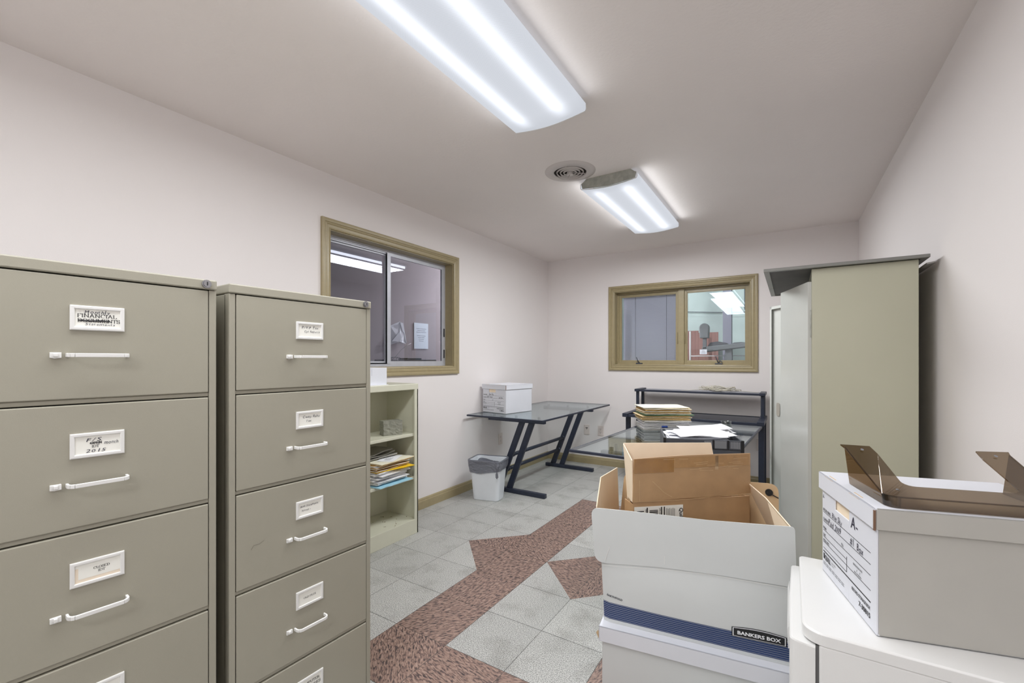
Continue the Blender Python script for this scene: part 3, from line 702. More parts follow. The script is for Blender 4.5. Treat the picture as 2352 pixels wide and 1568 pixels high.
def shelf_stack():
    z = .4005; rg = random.Random(21); cx, cy = -2.362, 2.072; rz0 = R(90)
    sheaf('blue_folder', 'light blue folder at the bottom of the paper pile on the bookcase', 'folder', M_LTBLUE, .30, .24, .004, (cx+.035, cy, z), rz0+R(2), 1, .002, 'papers piled in the bookcase'); z += .0065
    for k in range(9):
        sheaf('paper_bundle', 'loose white papers in the lower half of the pile on the bookcase', 'papers', M_PAPER, .28, .215, .0060, (cx+rg.uniform(-.012, .028), cy+rg.uniform(-.01, .014), z), rz0+R(rg.uniform(-9, 9)), 30+k, .0040, 'papers piled in the bookcase', edge=EDGE, curl=.003); z += .0096
    sheaf('yellow_folder', 'bright yellow folder sticking out of the pile on the bookcase', 'folder', M_YEL, .30, .22, .0045, (cx+.030, cy+.026, z), rz0+R(-9), 51, .003, 'papers piled in the bookcase'); z += .0075
    for k in range(6):
        sheaf('manila_folder', 'worn tan folder in the upper half of the pile on the bookcase', 'folder', M_TANF if k % 2 == 0 else M_PAPER, .29, .22, .0042, (cx+rg.uniform(0, .03), cy+rg.uniform(-.012, .01), z), rz0+R(rg.uniform(-8, 8)), 60+k, .004, 'papers piled in the bookcase', edge=M_TANF if k % 2 else EDGE); z += .0074
    sheaf('manila_folder', 'pale manila folder spread over the pile on the bookcase, under a letter', 'folder', M_IVORY, .31, .25, .004, (cx+.020, cy+.015, z), rz0+R(5), 71, .004, 'papers piled in the bookcase', edge=M_MANILA); z += .0085
    o = sheaf('letter', 'printed white letter lying on the pale manila folder in the bookcase', 'paper', M_PAPER, .20, .11, .0008, (cx+.055, cy+.03, z), rz0+R(28), 72, .001, 'papers piled in the bookcase')
    m = MB()
    for k in range(4): m.box(-.07, .02-.01*k, -.02+.011*k, -.017+.011*k, .0016, .002)
    m.box(.03, .08, .03, .036, .0016, .002); m.build('printed_lines', M_MIDGREY, o); z += .002
    for k in range(3):
        sheaf('grey_envelope', 'crumpled grey plastic envelope on top of the pile on the bookcase', 'envelope', mat('grey_mailer', (150, 148, 140), .35, var=.15, vs=20), .24, .16, .006, (cx-.05-.008*k, cy-.01*k, z), rz0+R(6*k-4), 80+k, .009, 'papers piled in the bookcase', lift=.012); z += .0135
shelf_stack()

# ------------------------------------------------------------------ record boxes
def record_box(loc, rz, label, W=.311, L=.375, Hh=.262, body=M_BOXG, hand_lines=(), fine=True, lidlabel=None, lid_tilt=0):
    """origin: foot at the left end of the printed end panel; x along that panel, y along the long side"""
    root = thing('record_storage_box', label, 'box', loc, rz, 'lidded record storage boxes')
    t = .004; m = MB()
    # end panel with a hand hole
    hx0, hx1, hz0, hz1 = W*.28, W*.56, Hh*.735, Hh*.855
    for a in ((0, hx0, 0, Hh), (hx1, W, 0, Hh), (hx0, hx1, 0, hz0), (hx0, hx1, hz1, Hh)): m.box(a[0], a[1], 0, t, a[2], a[3])
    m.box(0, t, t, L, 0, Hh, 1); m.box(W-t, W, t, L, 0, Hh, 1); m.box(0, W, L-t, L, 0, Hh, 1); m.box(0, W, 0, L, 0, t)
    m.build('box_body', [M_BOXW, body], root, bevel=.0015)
    MB().box(hx0-.01, hx1+.01, t+.001, t+.010, hz0-.02, hz1+.01).build('hand_hole_liner', M_KRAFTL, root)
    m = MB(); e = .007; S = .045; top = Hh+.006
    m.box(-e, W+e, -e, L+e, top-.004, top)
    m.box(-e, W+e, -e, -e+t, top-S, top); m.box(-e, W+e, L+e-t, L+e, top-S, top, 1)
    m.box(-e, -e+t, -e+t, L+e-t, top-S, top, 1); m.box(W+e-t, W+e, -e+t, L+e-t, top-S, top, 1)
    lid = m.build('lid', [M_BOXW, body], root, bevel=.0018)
    m = MB()
    for u in (.13, .62): m.slab([(W*u, -e-.0004, top-.003), (W*u+.055, -e-.0004, top-.003), (W*u+.049, -e+.010, top+.0005), (W*u+.006, -e+.010, top+.0005)], (0, -.0002, .0002))
    m.build('lid_slot', M_KRAFT, lid)
    m = MB(); m.box(W+e-.003, W+e+.0006, -e-.0006, -e+.003, top-S-.001, top-.004); m.build('lid_corner_seam', mat('torn_kraft', (120, 92, 74), .8), lid)
    # printed form
    m = MB(); P = lambda u, v: (u*W, -.0006, v*Hh); k = W/.311
    def line(u0, u1, v, w=.0009): m.box(u0*W, u1*W, -.0006, .0002, v*Hh-w/2, v*Hh+w/2)
    def tx(t, u, v, s, b=.02, al='L', fit=0, mi=0): m.text(t, P(u, v), UX, UZ, s*k, mi, bold=b, align=al, fit=fit*k)
    tx('RECORD SERIES:', .030, .634, .0100, fit=.052); tx('CONTENTS:', .030, .538, .0100, fit=.038); tx('FROM:', .030, .448, .0095, fit=.022); tx('TO:', .42, .448, .0095, fit=.012)
    tx('DEPT.', .030, .376, .0090, fit=.020); tx('SPECIAL INFO.', .030, .322, .0085, fit=.044)
    for v in (.620, .525, .435): line(.030, .915, v)
    line(.030, .52, .365); line(.030, .915, .312); line(.030, .52, .250); m.box(.518*W, .522*W, -.0006, .0002, .25*Hh, .39*Hh)
    tx('DESTRUCTION DATE', .64, .385, .0060, fit=.047); tx('/    /', .70, .350, .008, fit=.018); tx('BOX LOCATION', .66, .325, .0055, fit=.036)
    line(.030, .915, .215, .0026)
    m.box(.035*W, .062*W, -.0006, .0002, .140*Hh, .195*Hh); tx('QUILL', .072, .142, .0180, .035, fit=.038); tx('Quality Office', .215, .172, .0055, 0, fit=.028); tx('Products', .215, .148, .0055, 0, fit=.018)
    tx('RECORD STORAGE BOX', .915, .150, .0100, .03, 'R', .093); tx('7-30815', .915, .080, .0150, .03, 'R', .056)
    for v in (.105, .088): m.strokes([[(.035*W+q*.020, v*Hh), (.035*W+q*.020+.016, v*Hh)] for q in range(7)], (0, -.0003, 0), UX, UZ, 0, w=.0013)
    for t2, u, v, s, ft in hand_lines: m.text(t2, P(u, v), UX, UZ, s*k, 1, jitter=.05, shear=.15, bold=.004, fit=ft*k)
    m.build('printed_form', [M_INK, M_PEN], root)
    return root
a = R(-75.5)
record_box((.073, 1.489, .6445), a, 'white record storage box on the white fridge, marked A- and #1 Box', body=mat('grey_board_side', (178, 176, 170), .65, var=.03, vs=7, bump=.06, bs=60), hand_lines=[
    ('Blue Sky', .225, .632, .021, .064), ('Paid 2009', .150, .536, .021, .081), ('A-', .60, .700, .034, .036), ('#1', .585, .540, .024, .020), ('Box', .70, .538, .024, .033), ('A-', .02, .760, .014, .012)])
ph = 10
nx_, ny_ = -2.235-.305*math.cos(R(ph)), 3.44+.305*math.sin(R(ph))
record_box((nx_, ny_, .7212), R(-ph), 'closed white record storage box on the glass table by the left wall', W=.305, L=.375, body=M_BOXW, hand_lines=[
    ('Blue Sky', .28, .634, .022, .062), ('2007 Paid', .17, .538, .022, .080), ('#2 Box', .70, .536, .018, .056)])

# ------------------------------------------------------------------ glass tables with Z-shaped frames
def glass_table(label, loc, rz):
    root = thing('glass_table', label, 'table', loc, rz, 'glass-topped tables with slanted navy legs')
    GW, GL, GT = .795, 1.61, .720
    m = MB(); m.box(-GW/2+.008, GW/2-.008, -GL/2+.008, GL/2-.008, GT-.008, GT-.001); m.build('glass_top', M_GLASS_T, root)
    m = MB()
    for x0, x1, y0, y1 in ((-GW/2, GW/2, -GL/2, -GL/2+.012), (-GW/2, GW/2, GL/2-.012, GL/2), (-GW/2, -GW/2+.012, -GL/2+.012, GL/2-.012), (GW/2-.012, GW/2, -GL/2+.012, GL/2-.012)):
        m.box(x0, x1, y0, y1, GT-.016, GT)
    m.build('edge_rim', M_NAVY, root, bevel=.004)
    for fy in (-.575, .535):
        MB().box(-.30, .300, fy-.02, fy+.02, .655, .690).build('top_bar', M_NAVY, root, bevel=.003)
        m = MB()
        for px in (-.24, 0, .24): m.tube([(px, fy, .690), (px, fy, GT-.008)], .012, 12)
        m.build('glass_pad', M_BLACK, root)
        f = MB(); f.box(-.275, .305, fy-.022, fy+.022, .0, .038); f.build('foot_bar', M_NAVY, root, bevel=.004)
        for bx, tx in ((-.185, .063), (-.073, .165)):
            m = MB(); m.slab([(bx-.029, fy-.013, .038), (bx+.029, fy-.013, .038), (tx+.029, fy-.013, .655), (tx-.029, fy-.013, .655)], (0, .026, 0)); m.build('leg', M_NAVY, root, bevel=.003)
    for z, x in ((.345, -.055), (.205, -.108)):
        m = MB(); m.tube([(x, -.57, z), (x, .53, z)], .017, 14)
        for yy in (-.555, .51): m.tube([(x, yy, z), (x, yy+.02, z)], .022, 14)
        m.build('stretcher', M_NAVY, root, smooth=True)
    return root
glass_table('glass-topped table with slanted navy legs against the left wall beside the bin', (-2.135, 4.035, 0), 0)
glass_table('glass-topped table with slanted navy legs in the middle, holding stacks of papers', (-.62, 3.06, 0), R(-2.8))

# ------------------------------------------------------------------ computer desk with raised shelf at the back wall
def back_desk():
    root = thing('computer_desk', 'navy steel desk with a raised smoked shelf standing against the back wall', 'desk', (-.80, 4.60, 0))
    m = MB(); m.box(-.585, .565, -.24, .25, .668, .676); m.build('desk_top', M_GLASS_SH, root)
    m = MB(); m.box(-.60, .58, -.255, -.235, .655, .680); m.build('front_rail', M_NAVY, root, bevel=.003)
    MB().box(-.60, .58, .25, .262, .662, .680).build('back_rail', M_NAVY, root, bevel=.002)
    m = MB(); m.box(-.56, .565, .02, .265, .905, .913); m.build('upper_shelf', M_GLASS_SH, root)
    MB().box(-.56, .565, .005, .020, .896, .916).build('upper_front_rail', M_NAVY, root, bevel=.002)
    for s, x in ((-1, -.600), (1, .580)):
        MB().box(x-.028, x+.028, -.27, .27, .655, .692).build('side_bracket', M_NAVY, root, bevel=.004)
        xu = x + (.04 if s < 0 else 0)
        MB().box(xu-.024, xu+.024, -.01, .27, .895, .922).build('upper_bracket', M_NAVY, root, bevel=.004)
        for y in (.03, .22):
            MB().box(xu-.014, xu+.014, y-.012, y+.012, .69, .897).build('upper_post', M_NAVY, root, bevel=.002)
        for y in (-.16, .20):
            MB().box(x-.022, x+.022, y-.018, y+.018, .03, .657).build('leg', M_NAVY, root, bevel=.003)
        MB().box(x-.022, x+.022, -.24, .27, 0, .032).build('foot_bar', M_NAVY, root, bevel=.004)
    return root
back_desk()
def cable_heap():
    rg = random.Random(8); m = MB()
    for k in range(15):
        cx, cy = -.60+rg.uniform(-.04, .05), 4.74+rg.uniform(-.03, .03)
        rx, ry = rg.uniform(.06, .19), rg.uniform(.03, .085); ph = rg.uniform(0, 6); h = rg.uniform(.004, .045)
        pts = []
        for i in range(30):
            a2 = ph+2*PI*i/24
            pts.append((cx+rx*math.cos(a2)*(1+.1*math.sin(3*a2)), cy+ry*math.sin(a2), .919+h*(.5+.5*math.cos(2*a2+k))+.001*k))
        m.tube(pts, .0026, 5)
    m.tube([(-.74, 4.70, .93), (-.83, 4.67, .925), (-.93, 4.66, .9165)], .0026, 5)
    m.tube([(-.45, 4.74, .93), (-.33, 4.72, .922), (-.255, 4.72, .918)], .0026, 5)
    tag(m.build('cable_bundle', M_CABLE, smooth=True), 'tangled heap of cream cable lying on the raised shelf of the back desk', 'cable')
cable_heap()

# ------------------------------------------------------------------ things on the middle table
def table_stack():
    base = Vector((-.80, 3.335)); rz = R(31); z = .7207; rg = random.Random(44)
    u = Vector((math.cos(rz), math.sin(rz)))
    G = 'stack of folders on the middle glass table'
    def put(name, label, cat, mt, w, d, t, dx, dy, da, seed, amp, step, **kw):
        nonlocal z
        o = sheaf(name, label, cat, mt, w, d, t, (base.x+dx*u.x-dy*u.y, base.y+dx*u.y+dy*u.x, z), rz+R(da), seed, amp, G, **kw); z += step; return o
    for k in range(7):
        put('paper_bundle', 'white paper bundle in the lower half of the folder stack on the middle table', 'papers', M_PAPER, .325+rg.uniform(-.01, .01), .235, .0065, rg.uniform(-.006, .006), rg.uniform(-.005, .005), rg.uniform(-3, 3), 100+k, .0032, .0102, edge=EDGE)
        if k == 2:
            m = MB(); m.box(-.02, .02, -.013, .012, 0, .011)
            c = m.build('binder_clip', M_BCLIP, bevel=.002, loc=(base.x-.02*u.x+.112*u.y, base.y-.02*u.y-.112*u.x, z-.006), rot=(0, 0, rz)); tag(c, 'blue clip on the front edge of the paper stack', 'clip')
    for k in range(4):
        put('manila_folder', 'manila folder below the green one in the stack on the middle table', 'folder', M_MANILA, .34, .24, .0040, rg.uniform(-.012, .012), rg.uniform(-.006, .006), rg.uniform(-3, 3), 120+k, .004, .0088, edge=M_TANF if k % 2 else M_MANILA)
    put('green_folder', 'green folder in the middle of the folder stack on the middle table', 'folder', M_GREEN, .345, .24, .005, .012, 0, 1.5, 130, .004, .0090)
    for k in range(5):
        put('manila_folder', 'manila folder above the green one in the stack on the middle table', 'folder', M_MANILA if k != 3 else M_TANF, .325, .24, .0040, rg.uniform(-.012, .012), rg.uniform(-.006, .006), rg.uniform(-3, 3), 140+k, .004, .0084, edge=M_TANF if k in (1, 3) else M_IVORY)
    put('ivory_folder', 'ivory folder lying topmost on the folder stack', 'folder', M_IVORY, .325, .24, .005, -.008, 0, 1, 160, .003, .006)
table_stack()
def tray():
    ang = math.atan2(.112, .372); root = thing('equipment_tray', 'charcoal plastic equipment housing with slotted vents, heaped with white papers', 'tray', (-.577, 2.437, .7205), ang)
    W, D, Hh = .39, .34, .085
    m = MB(); m.box(0, W, 0, D, 0, .008); m.box(0, W, 0, .012, 0, Hh); m.box(0, .012, .012, D, 0, Hh); m.box(W-.012, W, .012, D, 0, Hh); m.box(.012, W-.012, D-.012, D, 0, Hh)
    m.build('housing', M_DKGREY, root, bevel=.004)
    for a2, b2, z2 in ((-.001, .012, 0), (W-.014, W+.001, 0), (W*.62, W*.62+.008, Hh*.45), (W*.80, W*.80+.008, Hh*.45)):
        MB().box(a2, b2, -.002, .012 if z2 == 0 else 0, z2, Hh+.001).build('corner_trim' if z2 == 0 else 'rib', M_BLACK, root)
    MB().box(W*.5, W-.016, -.0018, 0, Hh*.42, Hh*.45).build('ledge', M_BLACK, root)
    m = MB()
    for k in range(9): m.box(W*.84+k*.0052, W*.84+k*.0052+.0026, -.0012, .0, Hh*.52, Hh*.92)
    for k in range(8): m.box(W*.52+k*.0048, W*.52+k*.0048+.0026, -.0012, .0, Hh*.52, Hh*.92)
    for k in range(14): m.box(.0115, .0125, .04+k*.010, .045+k*.010, Hh*.3, Hh*.9)
    m.build('vent_slots', mat('vent_pale', (150, 152, 156), .5), root)
    m = MB(); m.box(W*.645, W*.79, -.0022, 0, Hh*.5, Hh*.95); m.build('port_cover', M_MIDGREY, root)
    T = Matrix.Translation((-.577, 2.437, .7205)) @ Matrix.Rotation(ang, 4, 'Z'); z = .009; rg = random.Random(9)
    G = 'papers heaped in the charcoal housing'
    for k in range(5):
        p = T @ Vector((.175+rg.uniform(-.008, .008), .172+rg.uniform(-.008, .008), z))
        sheaf('paper_bundle', 'white papers heaped in the charcoal plastic housing on the middle table', 'papers', M_PAPER, .315, .285, .0085, p, ang+R(rg.uniform(-2, 2)), 200+k, .004, G, edge=EDGE); z += .0135
    for k, (dx, dy, da, lf) in enumerate(((-.01, 0, 8, .006), (.02, .01, -12, .008), (.02, -.01, 15, .006))):
        p = T @ Vector((.18+dx, .172+dy, z)); sheaf('loose_sheet', 'crumpled loose white sheet on top of the heap in the charcoal housing', 'paper', M_PAPER, .30, .24, .0012, p, ang+R(da), 220+k, .008, G, lift=lf); z += .0065
tray()
def papers_right():
    z = .7207; rg = random.Random(12); G = 'curling papers beside the glass jar'
    for k in range(6):
        sheaf('paper_bundle', 'curling white papers beside the glass jar on the middle table', 'papers', M_PAPER, .30, .22, .0022, (-.485+rg.uniform(-.01, .01), 3.20+rg.uniform(-.01, .01), z), R(20+rg.uniform(-5, 5)), 240+k, .006, G, edge=EDGE, curl=.004); z += .0062
    sheaf('loose_sheet', 'loose white sheet curling up at its right end beside the glass jar', 'paper', M_PAPER, .30, .22, .001, (-.50, 3.20, z), R(24), 250, .004, G, lift=.022)
papers_right()
def jar():
    root = thing('glass_jar', 'small clear glass candle jar with a little pale wax on the middle table', 'jar', (-.385, 3.42, .7205))
    prof = [(.0, .001), (.022, .001), (.030, .010), (.037, .032), (.037, .045), (.032, .062), (.034, .074)]
    n = 24; m = MB(); m.loft([[(max(r, .0005)*math.cos(2*PI*k/n), max(r, .0005)*math.sin(2*PI*k/n), z) for k in range(n)] for r, z in prof], cap=False)
    m.build('jar_glass', M_JAR, root, smooth=True, solid=.002)
    m = MB(); m.loft([[(r*math.cos(2*PI*k/n), r*math.sin(2*PI*k/n), z) for k in range(n)] for r, z in ((.018, .005), (.027, .012), (.031, .022), (.0305, .024))]); m.build('wax', M_WAX, root, smooth=True)
jar()
m = MB(); m.box(-.13, .19, -.10, .10, 0, .20); m.box(-.125, .185, -.104, -.10, .02, .18, 1)
tag(m.build('power_unit', [M_DKGREY, M_BLACK], bevel=.006, loc=(-1.02, 4.12, 0)), 'dark grey equipment box on the floor, seen through the middle glass table', 'equipment box')

# ------------------------------------------------------------------ waste bin
def bin_():
    root = thing('waste_bin', 'white plastic waste bin with a clear grey liner beside the left glass table', 'bin', (-2.272, 3.215, 0), R(13.5))
    def ring(w, d, z, r=.035, n=9, wob=0, seed=0):
        pts = []
        for (sx, sy, a0) in ((1, -1, -90), (1, 1, 0), (-1, 1, 90), (-1, -1, 180)):
            for i in range(n):
                a2 = R(a0+90*i/(n-1)); x = sx*(w/2-r)+r*math.cos(a2); y = sy*(d/2-r)+r*math.sin(a2); pts.append((x, y))
            ex, ey = pts[-1]
            nxt = {(1,-1): (w/2, d/2-r), (1,1): (-(w/2-r), d/2), (-1,1): (-w/2, -(d/2-r)), (-1,-1): (w/2-r, -d/2)}[(sx, sy)]
            for i in range(1, 10): pts.append((ex+(nxt[0]-ex)*i/10, ey+(nxt[1]-ey)*i/10))
        out = []
        for x, y in pts:
            k = 1 + (wob*noise.noise(Vector((x*13, y*13, z*18+seed))) if wob else 0)
            out.append((x*k, y*k, z))
        return out
    m = MB(); m.loft([ring(.235, .165, 0), ring(.240, .170, .004), ring(.285, .215, .335), ring(.295, .225, .340), ring(.295, .225, .348), ring(.285, .215, .346), ring(.236, .166, .012)], cap0=True, cap1=True)
    m.build('bin_body', M_CAN, root, smooth=False)
    m = MB(); rings = []
    for i, (g, z) in enumerate(((-.035, .05), (-.02, .15), (-.012, .24), (-.004, .325), (0, .352), (.012, .354), (.016, .345), (.016, .33), (.017, .30), (.012, .275), (.008, .252), (.004, .240))):
        s = (z-.005)/.34; w0, d0 = .240+.05*s, .170+.05*s
        zz = z
        rr = ring(w0+g+(.010 if i > 4 else 0), d0+g+(.010 if i > 4 else 0), z, wob=(.035 if 6 < i else .02), seed=i*.15)
        if i >= 8: rr = [(x, y, q + .020*noise.noise(Vector((x*9, y*9, 3))) + .03*max(0, x-.05)/.1*(i-8)/3) for x, y, q in rr]
        rings.append(rr)
    m.loft(rings, cap=False); m.build('bin_liner', M_BAG, root, smooth=True)
    m = MB(); m.tube([(.128, -.128, .335), (.131, -.136, .30), (.130, -.138, .272)], [.018, .010, .004], 8)
    m.tube([(.130, -.138, .272), (.124, -.138, .25), (.125, -.138, .222), (.132, -.138, .214), (.138, -.138, .225), (.136, -.138, .25), (.130, -.138, .270)], [.004, .006, .006, .005, .006, .005, .003], 8)
    m.build('liner_knot', M_BAG, root, smooth=True)
bin_()

# ------------------------------------------------------------------ outlets
def wall_plate(loc, rz, label, jack=False):
    root = thing('wall_outlet' if not jack else 'phone_jack', label, 'outlet' if not jack else 'phone jack', loc, rz, 'ivory wall plates')
    m = MB(); m.box(-.035, .035, -.0065, -.0005, -.058, .058); m.build('cover_plate', M_PLATE, root, bevel=.0025)
    if jack:
        m = MB(); m.box(-.014, .014, -.0072, -.006, .018, .026); m.box(-.005, .005, -.0072, -.006, .006, .014); m.build('jack_slot', M_BLACK, root)
    else:
        for z in (-.0195, .0195):
            m = MB(); n = 20; pts = [(max(-.0135, min(.0135, .0165*math.cos(2*PI*k/n))), -.0075, z+.0155*math.sin(2*PI*k/n)) for k in range(n)]
            m.slab(pts, (0, .002, 0)); s = m.build('receptacle', M_PLATE, root)
            m = MB(); m.box(-.0068, -.0050, -.0080, -.0076, z-.001, z+.008); m.box(.0050, .0068, -.0080, -.0076, z-.001, z+.007); m.tube([(0, -.0076, z-.008), (0, -.0080, z-.008)], .0028, 8); m.build('slots', M_BLACK, s)
wall_plate((XL, 3.847, .401), R(90), 'ivory outlet on the left wall under the glass table')
wall_plate((-2.05, YB, .398), 0, 'ivory phone jack plate on the back wall, near the corner', True)
wall_plate((-1.877, YB, .398), 0, 'ivory double outlet on the back wall beside the phone jack')
wall_plate((-.25, YB, .396), 0, 'ivory double outlet on the back wall under the navy desk')

# ------------------------------------------------------------------ tall cabinet and the board on it
def tall_cabinet():
    x0, x1, y0, y1, T = .083, .466, 2.55, 3.31, 1.655
    root = thing('storage_cabinet', 'tall olive-grey metal storage cabinet by the right wall, both doors ajar', 'cabinet', (x0, y0, 0))
    D, W = x1-x0, y1-y0
    MB().box(0, D, 0, .012, 0, T).build('side_panel', M_TALL, root, bevel=.0015)
    MB().box(0, D, W-.012, W, 0, T).build('side_panel', M_TALL, root, bevel=.0015)
    MB().box(D-.01, D, .012, W-.012, 0, T).build('back_panel', M_TALL, root)
    m = MB(); m.box(0, D-.01, .012, W-.012, T-.012, T); m.box(0, .012, .012, W-.012, T-.055, T-.012); m.build('top_panel', M_TALL, root)
    m = MB(); m.box(0, D-.01, .012, W-.012, .08, .092); m.box(0, .012, .012, W-.012, 0, .08); m.build('base_panel', M_TALL, root)
    for z in (.45, .82, 1.2): MB().box(.02, D-.012, .014, W-.014, z, z+.02).build('shelf', M_TALL, root)
    # near door: a few degrees open, outside face towards the room
    def door(hx, hy, ex, ey, inside, jamb):
        d = Vector((ex-hx, ey-hy, 0)); L = d.length; ang = math.atan2(d.y, d.x)
        t = .016; m = MB()
        m.T = Matrix.Translation((hx-x0, hy-y0, 0)) @ Matrix.Rotation(ang, 4, 'Z')
        z0, z1 = .092, T-.060
        if inside:
            # outer skin on the far side, returned edges towards the viewer
            m.box(0, L, -.002 if inside < 0 else 0, .002, z0, z1)
            s = 1 if inside > 0 else -1
            for a in ((0, .004, z0, z1), (L-.004, L, z0, z1), (0, L, z0, z0+.004), (0, L, z1-.004, z1)):
                m.box(a[0], a[1], min(0, s*.018), max(0, s*.018), a[2], a[3])
            for a in ((0, .02, z0, z1), (L-.02, L, z0, z1), (0, L, z0, z0+.02), (0, L, z1-.02, z1)):
                m.box(a[0], a[1], s*.018-.001, s*.018+.001, a[2], a[3])
        else: m.box(0, L, 0, t, z0, z1)
        dd = m.build('door', M_TALLD, root, bevel=.001)
        if inside:
            m = MB(); m.T = Matrix.Translation((hx-x0, hy-y0, 0)) @ Matrix.Rotation(ang, 4, 'Z'); s = 1 if inside > 0 else -1
            n = 16; pts = [(L-.075+.020*max(-1, min(1, 1.25*math.cos(2*PI*k/n))), s*.0042, .88+.046*max(-1, min(1, 1.25*math.sin(2*PI*k/n)))) for k in range(n)]
            m.slab(pts, (0, s*.001, 0)); m.build('handle_cutout', mat('bare_backing', (168, 162, 152), .7), dd)
            m = MB(); m.T = Matrix.Translation((hx-x0, hy-y0, 0)) @ Matrix.Rotation(ang, 4, 'Z'); m.tube([(L+.001, s*.008, .93), (L+.004, s*.008, .93)], .004, 8); m.build('latch_pin', M_BLACK, dd)
        return dd
    door(.083, 2.5525, -.034, 2.90, 0, 0)
    door(.083, 3.31, -.111, 3.63, 1, 0)
    m = MB()
    m.tube([(-.004, .004, 1.36), (-.004, .004, 1.46)], .005, 8); m.box(-.006, -.001, -.002, .003, 1.33, 1.46); m.build('hinge', M_GREYM, root)
tall_cabinet()
def top_board():
    root = thing('tray_board', 'dark metal-edged board lying across the top of the tall cabinet', 'board', (-.115, 2.518, 1.6555))
    W, L, t = .612, .99, .014
    MB().box(.02, W-.02, .02, L-.02, .004, t-.002).build('dark_underside', M_DARKBOARD, root)
    m = MB(); m.box(0, W, 0, .022, 0, t); m.box(0, W, L-.022, L, 0, t); m.box(0, .024, .022, L-.022, 0, t); m.box(W-.024, W, .022, L-.022, 0, t); m.box(.0, W, 0, L, t-.002, t)
    m.box(-.0002, .0245, L*.62, L*.62+.003, -.0004, t, 1)
    m.build('edge_frame', [M_STRIPG, M_BLACK], root, bevel=.001)
top_board()
m = MB(); m.slab([(0, 0, 0), (.030, 0, .006), (.033, 0, .012), (-.003, 0, .006)], (0, .74, 0))
tag(m.build('metal_strip', mat('light_metal', (150, 147, 144), .4), loc=(.492, 2.545, 1.630)), 'light grey metal strip wedged between the tall cabinet and the right wall', 'strip')

# ------------------------------------------------------------------ fridge
def fridge():
    x0, x1, y0, y1, T = .020, .495, 1.137, 1.562, .6435
    root = thing('mini_fridge', 'small white refrigerator under the record box at the right wall', 'fridge', (x0, y0, 0))
    W, D = x1-x0, y1-y0
    def slabring(x0, x1, y0, y1, r, z, n=10):
        pts = [(x0+r-r*math.sin(PI/2*k/n)*1.0, y0+r-r*math.cos(PI/2*k/n), z) for k in range(n+1)][0:]
        pts = [(x0+r-r*math.sin(PI/2*k/n), y0+r-r*math.cos(PI/2*k/n), z) for k in range(n+1)]
        r2 = .010
        pts += [(x0+r2-r2*math.cos(PI/2*k/4), y1-r2+r2*math.sin(PI/2*k/4), z) for k in range(5)]
        pts += [(x1, y1, z), (x1, y0, z)]
        return pts
    m = MB(); r = .042
    m.loft([slabring(0, W, 0, D, r, T-.026), slabring(0, W, 0, D, r, T-.003), slabring(.003, W-.003, .003, D-.003, r, T)])
    m.build('top_slab', M_FRIDGE, root, bevel=.0012)
    MB().box(.030, W, .0015, D-.002, .03, T-.026).build('cabinet_body', M_FRIDGE, root, bevel=.004)
    MB().box(.0245, .0305, .005, D-.006, .05, T-.03).build('door_gasket', M_GASKET, root)
    m = MB(); n = 12; rings = []
    prof = [(.024, .003)] + [(.024-.047*math.sin(PI/2*k/n), .020-.020*math.cos(PI/2*k/n)+.002) for k in range(n+1)]
    prof += [(-.024, D*.5), (-.020, D-.010), (-.012, D-.004), (.024, D-.003)]
    for z in (.045, T-.035): rings.append([(a2, b2, z) for a2, b2 in prof])
    rings.append([(a2*.92+.002, min(max(b2, .004), D-.005), T-.031) for a2, b2 in prof])
    m.loft(rings); dr = m.build('door', M_FRIDGE, root, bevel=.001)
    m = MB(); m.slab([(-.0235, .08, .60), (-.0235, .34, .60), (-.028, .32, .585), (-.028, .10, .585)], (.002, 0, -.05)); m.build('door_pull', M_FRIDGE, dr, bevel=.003)
    for px, py in ((.06, .04), (.42, .04), (.06, .38), (.42, .38)):
        m = MB(); m.tube([(px, py, 0), (px, py, .031)], .015, 12); m.build('foot', M_BLACK, root)
fridge()
